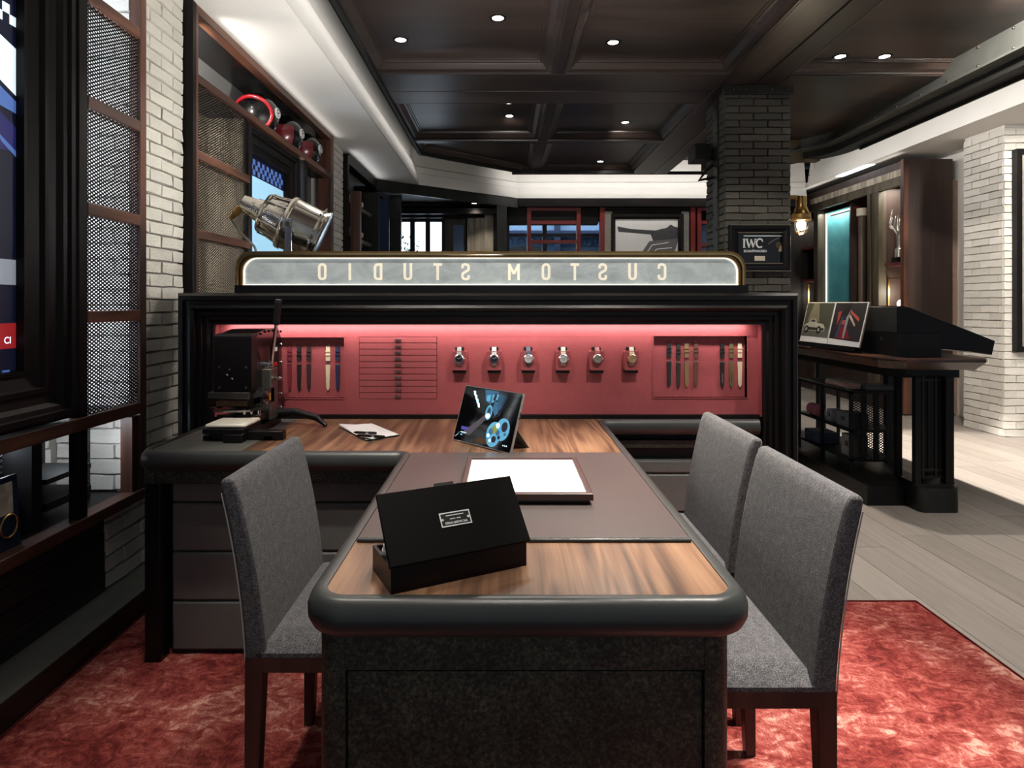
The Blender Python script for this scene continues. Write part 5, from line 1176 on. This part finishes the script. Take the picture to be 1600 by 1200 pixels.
# black trolley under the table
TY = thing('mesh_trolley', 'black metal shelf trolley with a wire mesh side under the counter table', 'trolley', (2.54, 4.6, .12))
a0, a1, b0, b1, c0_, c1 = 2.365, 2.70, 4.25, 5.02, .125, .683
for xx in (a0, a1 - .02):
    for yy in (b0, b0 + .385, b1 - .02): bx('upright', M['blackmetal'], TY, (xx, xx + .02, yy, yy + .02, c0_, c1))
for zz in (.20, .40, .665): bx('shelf', M['blackmetal'], TY, (a0, a1, b0, b1, zz, zz + .018))
bx('top_trim', plain('pale_metal_trim', (130, 134, 124), .4, .6), TY, (a0 - .003, a0 + .012, b0, b1, .683, .688))
m = lattice(MB(), lambda u, v, h: (u, b0 + .004 - h, v), a0 + .02, a1 - .02, .20, .665, .017, .6, .003).build('mesh_sheet', M['blackmetal'], TY); tag(m, kind='stuff')
for k in range(3): bx('mesh_stay', M['blackmetal'], TY, (a0 + .075 + k*.085, a0 + .11 + k*.085, b0 - .002, b0 + .01, .20, .665))
for s_, (nm, lab, cat, loc, dims, mat) in enumerate((
    ('leather_roll', 'pale tan leather roll lying on the trolley top', 'roll', (2.43, 4.46, .684), None, None),
    ('hardback_book', 'dark hardback book lying on the trolley end beside the leather roll', 'book', (2.58, 4.34, .684), (.20, .16, .035), plain('slate_book', (70, 74, 78), .5)),
    ('storage_box', 'grey storage box with a finger hole on the upper trolley shelf', 'box', (2.45, 4.38, .419), (.14, .16, .10), plain('grey_card_box', (96, 98, 104), .6)),
    ('paper_bag', 'small pale tag box on the upper trolley shelf, left of the grey box', 'box', (2.42, 4.56, .419), (.08, .07, .09), plain('lilac_grey_box', (120, 120, 132), .6)),
    ('magazine_file', 'grey magazine file leaning on the lower trolley shelf', 'file', (2.45, 4.35, .219), (.12, .12, .15), plain('pale_grey_file', (128, 124, 120), .6)),
    ('pink_scarf', 'rolled pink cloth on the far lower trolley shelf', 'cloth', (2.44, 4.80, .419), None, None),
    ('book_stack', 'stack of dark blue folders on the far lower trolley shelf', 'folders', (2.46, 4.82, .219), (.16, .22, .08), plain('ink_blue_folder', (46, 54, 74), .6)))):
    t = thing(nm, lab, cat, loc)
    if nm == 'leather_roll':
        MB().lathe([(.004, 0), (.018, .002), (.019, .30), (.004, .302)], (2.385, 4.31, .707), (0.06, 1, 0), 16).build('roll', plain('pale_tan_leather', (170, 140, 128), .55), t, smooth=40)
        MB().prism(rounded([(2.37, .6885), (2.47, .6885), (2.47, .724), (2.385, .728)], .012, 4, True), 4.31, 4.61, 'y').build('flap', plain('pale_tan_leather', (170, 140, 128), .55), t, smooth=40)
    elif nm == 'pink_scarf':
        MB().lathe([(.01, 0), (.045, .01), (.045, .14), (.01, .15)], (2.40, 4.74, .465), (.1, 1, 0), 14).build('cloth', plain('dusty_pink_cloth', (150, 84, 98), .9), t, smooth=60)
    else:
        w_, d_, h_ = dims; mm = MB().box(loc[0] - w_/2, loc[0] + w_/2, loc[1] - d_/2, loc[1] + d_/2, loc[2], loc[2] + h_).build('body', mat, t, bevel=.004)
        MB().box(loc[0] - w_/2 - .001, loc[0] - w_/2 + .01, loc[1] - d_*.2, loc[1] + d_*.1, loc[2] + h_*.45, loc[2] + h_*.7).build('label_tab', plain('label_dark', (40, 40, 44), .6), t)
# ---------------------------------------------------------------- cabinet along the right wall
CB = thing('wall_cabinet', 'tall brown cabinet of open lit bays along the right wall', 'cabinet', (4.8, 8.2, 0))
bx('end_panel', M['brown_panel'], CB, (4.62, 5.12, 7.10, 7.14, .02, 2.94)); bx('front_stile', M['walnut_z'], CB, (4.56, 4.62, 7.10, 7.16, .02, 2.94)); bx('scribe_post', plain('mauve_brown_post', (140, 116, 102), .6), CB, (5.12, 5.20, 7.13, 7.18, .02, 2.7))
bx('head_board', M['brown_panel'], CB, (4.60, 5.12, 7.14, 9.74, 2.84, 2.94)); bx('head_moulding', M['beige_wood'], CB, (4.57, 4.62, 7.16, 9.74, 2.76, 2.84)); bx('head_rail', M['olive_wood'], CB, (4.58, 4.64, 7.16, 9.74, 2.66, 2.76))
bx('back_board', M['brown_panel'], CB, (5.10, 5.14, 7.14, 9.74, 0, 2.84)); bx('base_board', M['brown_panel'], CB, (4.60, 5.10, 7.14, 9.74, 0, .5))
for a in ((7.62, 7.76), (7.80, 7.86), (9.10, 9.22)): bx('pilaster', M['olive_wood'], CB, (4.585, 4.68, a[0], a[1], 0, 2.70))
bx('bay_divider', M['brown_panel'], CB, (4.66, 5.10, 7.64, 7.68, .5, 2.7)); bx('bay_divider', M['brown_panel'], CB, (4.66, 5.10, 9.12, 9.16, .5, 2.7)); bx('bay_divider', M['brown_panel'], CB, (4.66, 5.10, 8.37, 8.40, .5, 2.7))
for (ya, yb) in ((7.16, 7.64), (9.16, 9.74)):
    for zz in (1.62, 2.12) if ya > 9 else (1.74,): bx('shelf', plain('oxblood_shelf', (92, 44, 42), .4), CB, (4.66, 5.10, ya, yb, zz, zz + .04))
tl_ = NT('teal_velvet_panel'); tl_.set(Base_Color=tl_.ramp(tl_.noise(tl_.mapping((1, 1, 1)), 4, 4), [(.3, srgb(52, 128, 138)), (.7, srgb(78, 152, 160))]), Roughness=.7)
bx('teal_panel', tl_.mat, CB, (4.72, 4.76, 8.42, 9.10, .5, 2.62)); bx('light_strip', emit('warm_white_strip', (255, 240, 214), 1.2), CB, (4.70, 4.712, 9.085, 9.10, .6, 2.6))
MB().cyl((4.75, 8.25, .5), (4.75, 8.25, 2.45), .05, n=16).build('blind_tube', plain('brown_tube', (92, 76, 66), .5), CB, smooth=40); MB().cyl((4.75, 8.25, 2.45), (4.75, 8.25, 2.55), .07, n=16).build('tube_cap', M['cream'], CB, smooth=40)
area_light('bay_light', (4.80, 7.40, 2.70), (0, 0, 0), .3, .35, 6, (1, .92, .8)); area_light('bay_light', (4.64, 8.78, 2.60), (0, R(-8), 0), .04, .6, 4, (1, .95, .85)); area_light('bay_light', (4.85, 9.45, 2.60), (0, 0, 0), .3, .4, 5, (1, .92, .8))
bx('valance', M['red_metal'], CB, (4.70, 4.74, 8.30, 9.0, 2.56, 2.58))
dl = bx('soffit_light_panel', emit('cool_panel_light', (226, 238, 252), 2.0), SO, (4.48, 4.58, 7.68, 8.41, 3.004, 3.0118))
TR = thing('sculptural_trophy', 'silver branching trophy on the upper cabinet shelf', 'trophy', (4.74, 7.46, 1.78))
tc = Vector((4.74, 7.46, 1.78)); q = random.Random(4)
bx('trophy_base', M['black'], TR, (4.68, 4.80, 7.40, 7.52, 1.78, 1.84)); MB().lathe([(.05, 0), (.05, .10), (.04, .11)], tc + Vector((0, 0, .06)), (0, 0, 1), 16).build('trophy_foot', plain('silver_white', (214, 212, 206), .25, .8), TR, smooth=40)
for k in range(9):
    a = k*.7; dx, dy = math.cos(a), math.sin(a); r_ = q.uniform(.05, .12); h_ = q.uniform(.42, .60)
    MB().tube([tc + Vector((.012*dx, .012*dy, .15)), tc + Vector((.02*dx, .02*dy, .34)), tc + Vector((r_*.6*dx, r_*.6*dy, .40)), tc + Vector((r_*dx, r_*dy, .40 + (h_-.4)*.5)), tc + Vector((r_*.7*dx, r_*.7*dy, h_ + .08))], [.014, .014, .012, .012, .006], 7).build('trophy_branch', plain('silver_white', (214, 212, 206), .25, .8), TR, smooth=60)
for k, (yy, lab) in enumerate(((7.44, 'glowing globe lamp in the lit niche below the trophy'), (9.45, 'glowing globe lamp in the lit niche behind the wall lamp'))):
    nb_ = thing('lit_niche_box', ('glass fronted lit display box below the trophy shelf', 'glass fronted lit display box in the far cabinet bay')[k], 'display box', (4.85, yy, 1.2))
    bx('box_back', M['beige_wood'], nb_, (5.04, 5.08, yy - .18, yy + .18, 1.12, 1.58)); bx('box_floor', M['beige_wood'], nb_, (4.72, 5.04, yy - .18, yy + .18, 1.10, 1.12))
    MB().frame(yy - .19, yy + .19, 1.10, 1.60, [(0, 0), (0, .02), (.015, .02), (.015, 0)], lambda u, v, h: (4.72 - h, u, v)).build('box_frame', M['brass'], nb_)
    g = thing('globe_lamp', lab, 'lamp', (4.76, yy - .0, 1.12))
    MB().lathe([(.05, 0), (.05, .012), (.018, .02), (.018, .10), (.03, .11)], (4.76, yy - .0, 1.12), (0, 0, 1), 16).build('lamp_foot', M['chrome'], g, smooth=40)
    MB().sphere((4.76, yy - .0, 1.28), .055, 16, 10).build('globe', emit('globe_glow', (255, 240, 214), 5), g, smooth=60)
    gl_ = bpy.data.lights.new('globe_light', 'POINT'); gl_.energy = 3.5; gl_.color = (1, .9, .75); gl_.shadow_soft_size = .06
    go = bpy.data.objects.new('globe_light', gl_); C.objects.link(go); go.parent = g; go.location = (.02, 0, .30)
for k, (yy, zz) in enumerate(((9.3, 1.66), (9.5, 1.66), (9.3, 2.16), (9.5, 2.16))):
    t = thing('small_trophy', '%s small white trophy on the %s shelf of the far right bay' % (('nearer', 'farther')[k % 2], ('lower', 'upper')[k // 2]), 'trophy', (4.78, yy, zz))
    MB().lathe([(.03, 0), (.03, .03), (.012, .04), (.014, .09), (.035, .12), (.04, .18), (.03, .19)], (4.78, yy, zz), (0, 0, 1), 14).build('cup', plain('silver_white', (214, 212, 206), .25, .8), t, smooth=40)
    bx('plinth', M['black'], t, (4.745, 4.815, yy - .035, yy + .035, zz, zz + .012))

# ---------------------------------------------------------------- recessed downlights
def downlight(x, y, z, label, power, target=None, angle=70, blend=.6, tilt=None):
    t = thing('downlight', label, 'downlight', (x, y, z), group='recessed ceiling spots')
    MB().lathe([(.036, .002), (.036, -.004), (.050, -.005), (.054, .0), (.054, .004)], (x, y, z), (0, 0, 1), 24, False).build('trim_ring', M['blackmetal'], t, smooth=40)
    MB().lathe([(.0355, .0), (.0355, -.001)], (x, y, z), (0, 0, 1), 24).build('lamp_face', emit('downlight_glow', (255, 250, 240), 22), t)
    if power:
        o = spot_light('downlight_beam', (0, 0, -.02), (0, 0, -1), power, angle, blend); o.parent = t
        tg = Vector(target) if target else Vector((x, y, 0))
        o.rotation_euler = (tg - Vector((x, y, z - .02))).to_track_quat('-Z', 'Y').to_euler()
    return t
def cz(xp, yp, z): d = FPX*(z - CH)/(VY - yp); return (X(xp, d), d, z)
P_ = cz(778, 28, ZP); downlight(*P_, 'round ceiling spot in the front left coffer, beside the narrow beam', 45, (.05, 2.4, .8))
P_ = cz(626, 62, ZP); downlight(*P_, 'round ceiling spot in the front left coffer, near its far left corner', 60, (-1.2, 2.9, .9))
P_ = cz(958, 66, ZP); downlight(*P_, 'round ceiling spot in the front right coffer', 60, (.9, 2.6, .8))
P_ = cz(795, 160, ZP); downlight(*P_, 'round ceiling spot in the second left coffer, nearer one of the pair', 15)
P_ = cz(796, 181, ZP); downlight(*P_, 'round ceiling spot in the second left coffer, farther one of the pair', 9, (.3, 8.9, 2.6))
P_ = cz(977, 191, ZP); downlight(*P_, 'round ceiling spot in the second right coffer', 9, (2.0, 9.1, 2.6))
P_ = cz(938, 252, ZP); downlight(*P_, 'small ceiling spot in the farthest right coffer', 8, (2.3, 9.2, 2.0))
P_ = cz(1313, 88, ZP); downlight(*P_, 'left one of two ceiling spots in the right bay', 150, (2.3, 3.1, 0), 70)
P_ = cz(1382, 88, ZP); downlight(*P_, 'right one of two ceiling spots in the right bay', 1000, (3.8, 4.8, 0), 50, .25)
downlight(-.82, 1.68, ZP, 'ceiling spot above the left chair, out of the picture', 90, (-.55, 1.70, .5), 42)
downlight(1.02, 1.80, ZP, 'ceiling spot above the right chairs, out of the picture', 430, (.66, 1.80, .5), 44)
downlight(.10, .95, ZP, 'ceiling spot above the front end of the desk, out of the picture', 80, (.1, 1.5, .76), 50)
downlight(-.55, 1.25, ZP, 'left one of two added fill spots aimed at the red wall, out of the picture', 110, (-.55, 2.83, .98), 42)  # unseen spot added to brighten the red leather wall
downlight(.75, 1.25, ZP, 'right one of two added fill spots aimed at the red wall, out of the picture', 110, (.55, 2.83, .98), 42)  # second unseen spot added for the red leather wall
downlight(2.6, 1.9, ZP, 'ceiling spot above the rug corner in the right bay, out of the picture', 160, (2.0, 2.3, 0), 75)
downlight(2.75, 3.3, ZP, 'ceiling spot above the oak floor in the right bay, out of the picture', 350, (5.1, 6.0, 1.3), 80)
downlight(4.85, 4.75, 3.01, 'ceiling spot in the white soffit before the brick pier, out of the picture', 110, (5.0, 6.0, 1.7), 95)
downlight(1.0, 2.9, ZP, 'added fill spot aimed at the brick pillar, out of the picture', 90, (2.0, 4.9, 1.55), 30)  # unseen spot added to brighten the framed sign on the pillar
downlight(-.45, 9.1, 2.757, 'round spot in the dark alcove ceiling at the far left', 14, (-.35, 9.5, 1.6), 80)
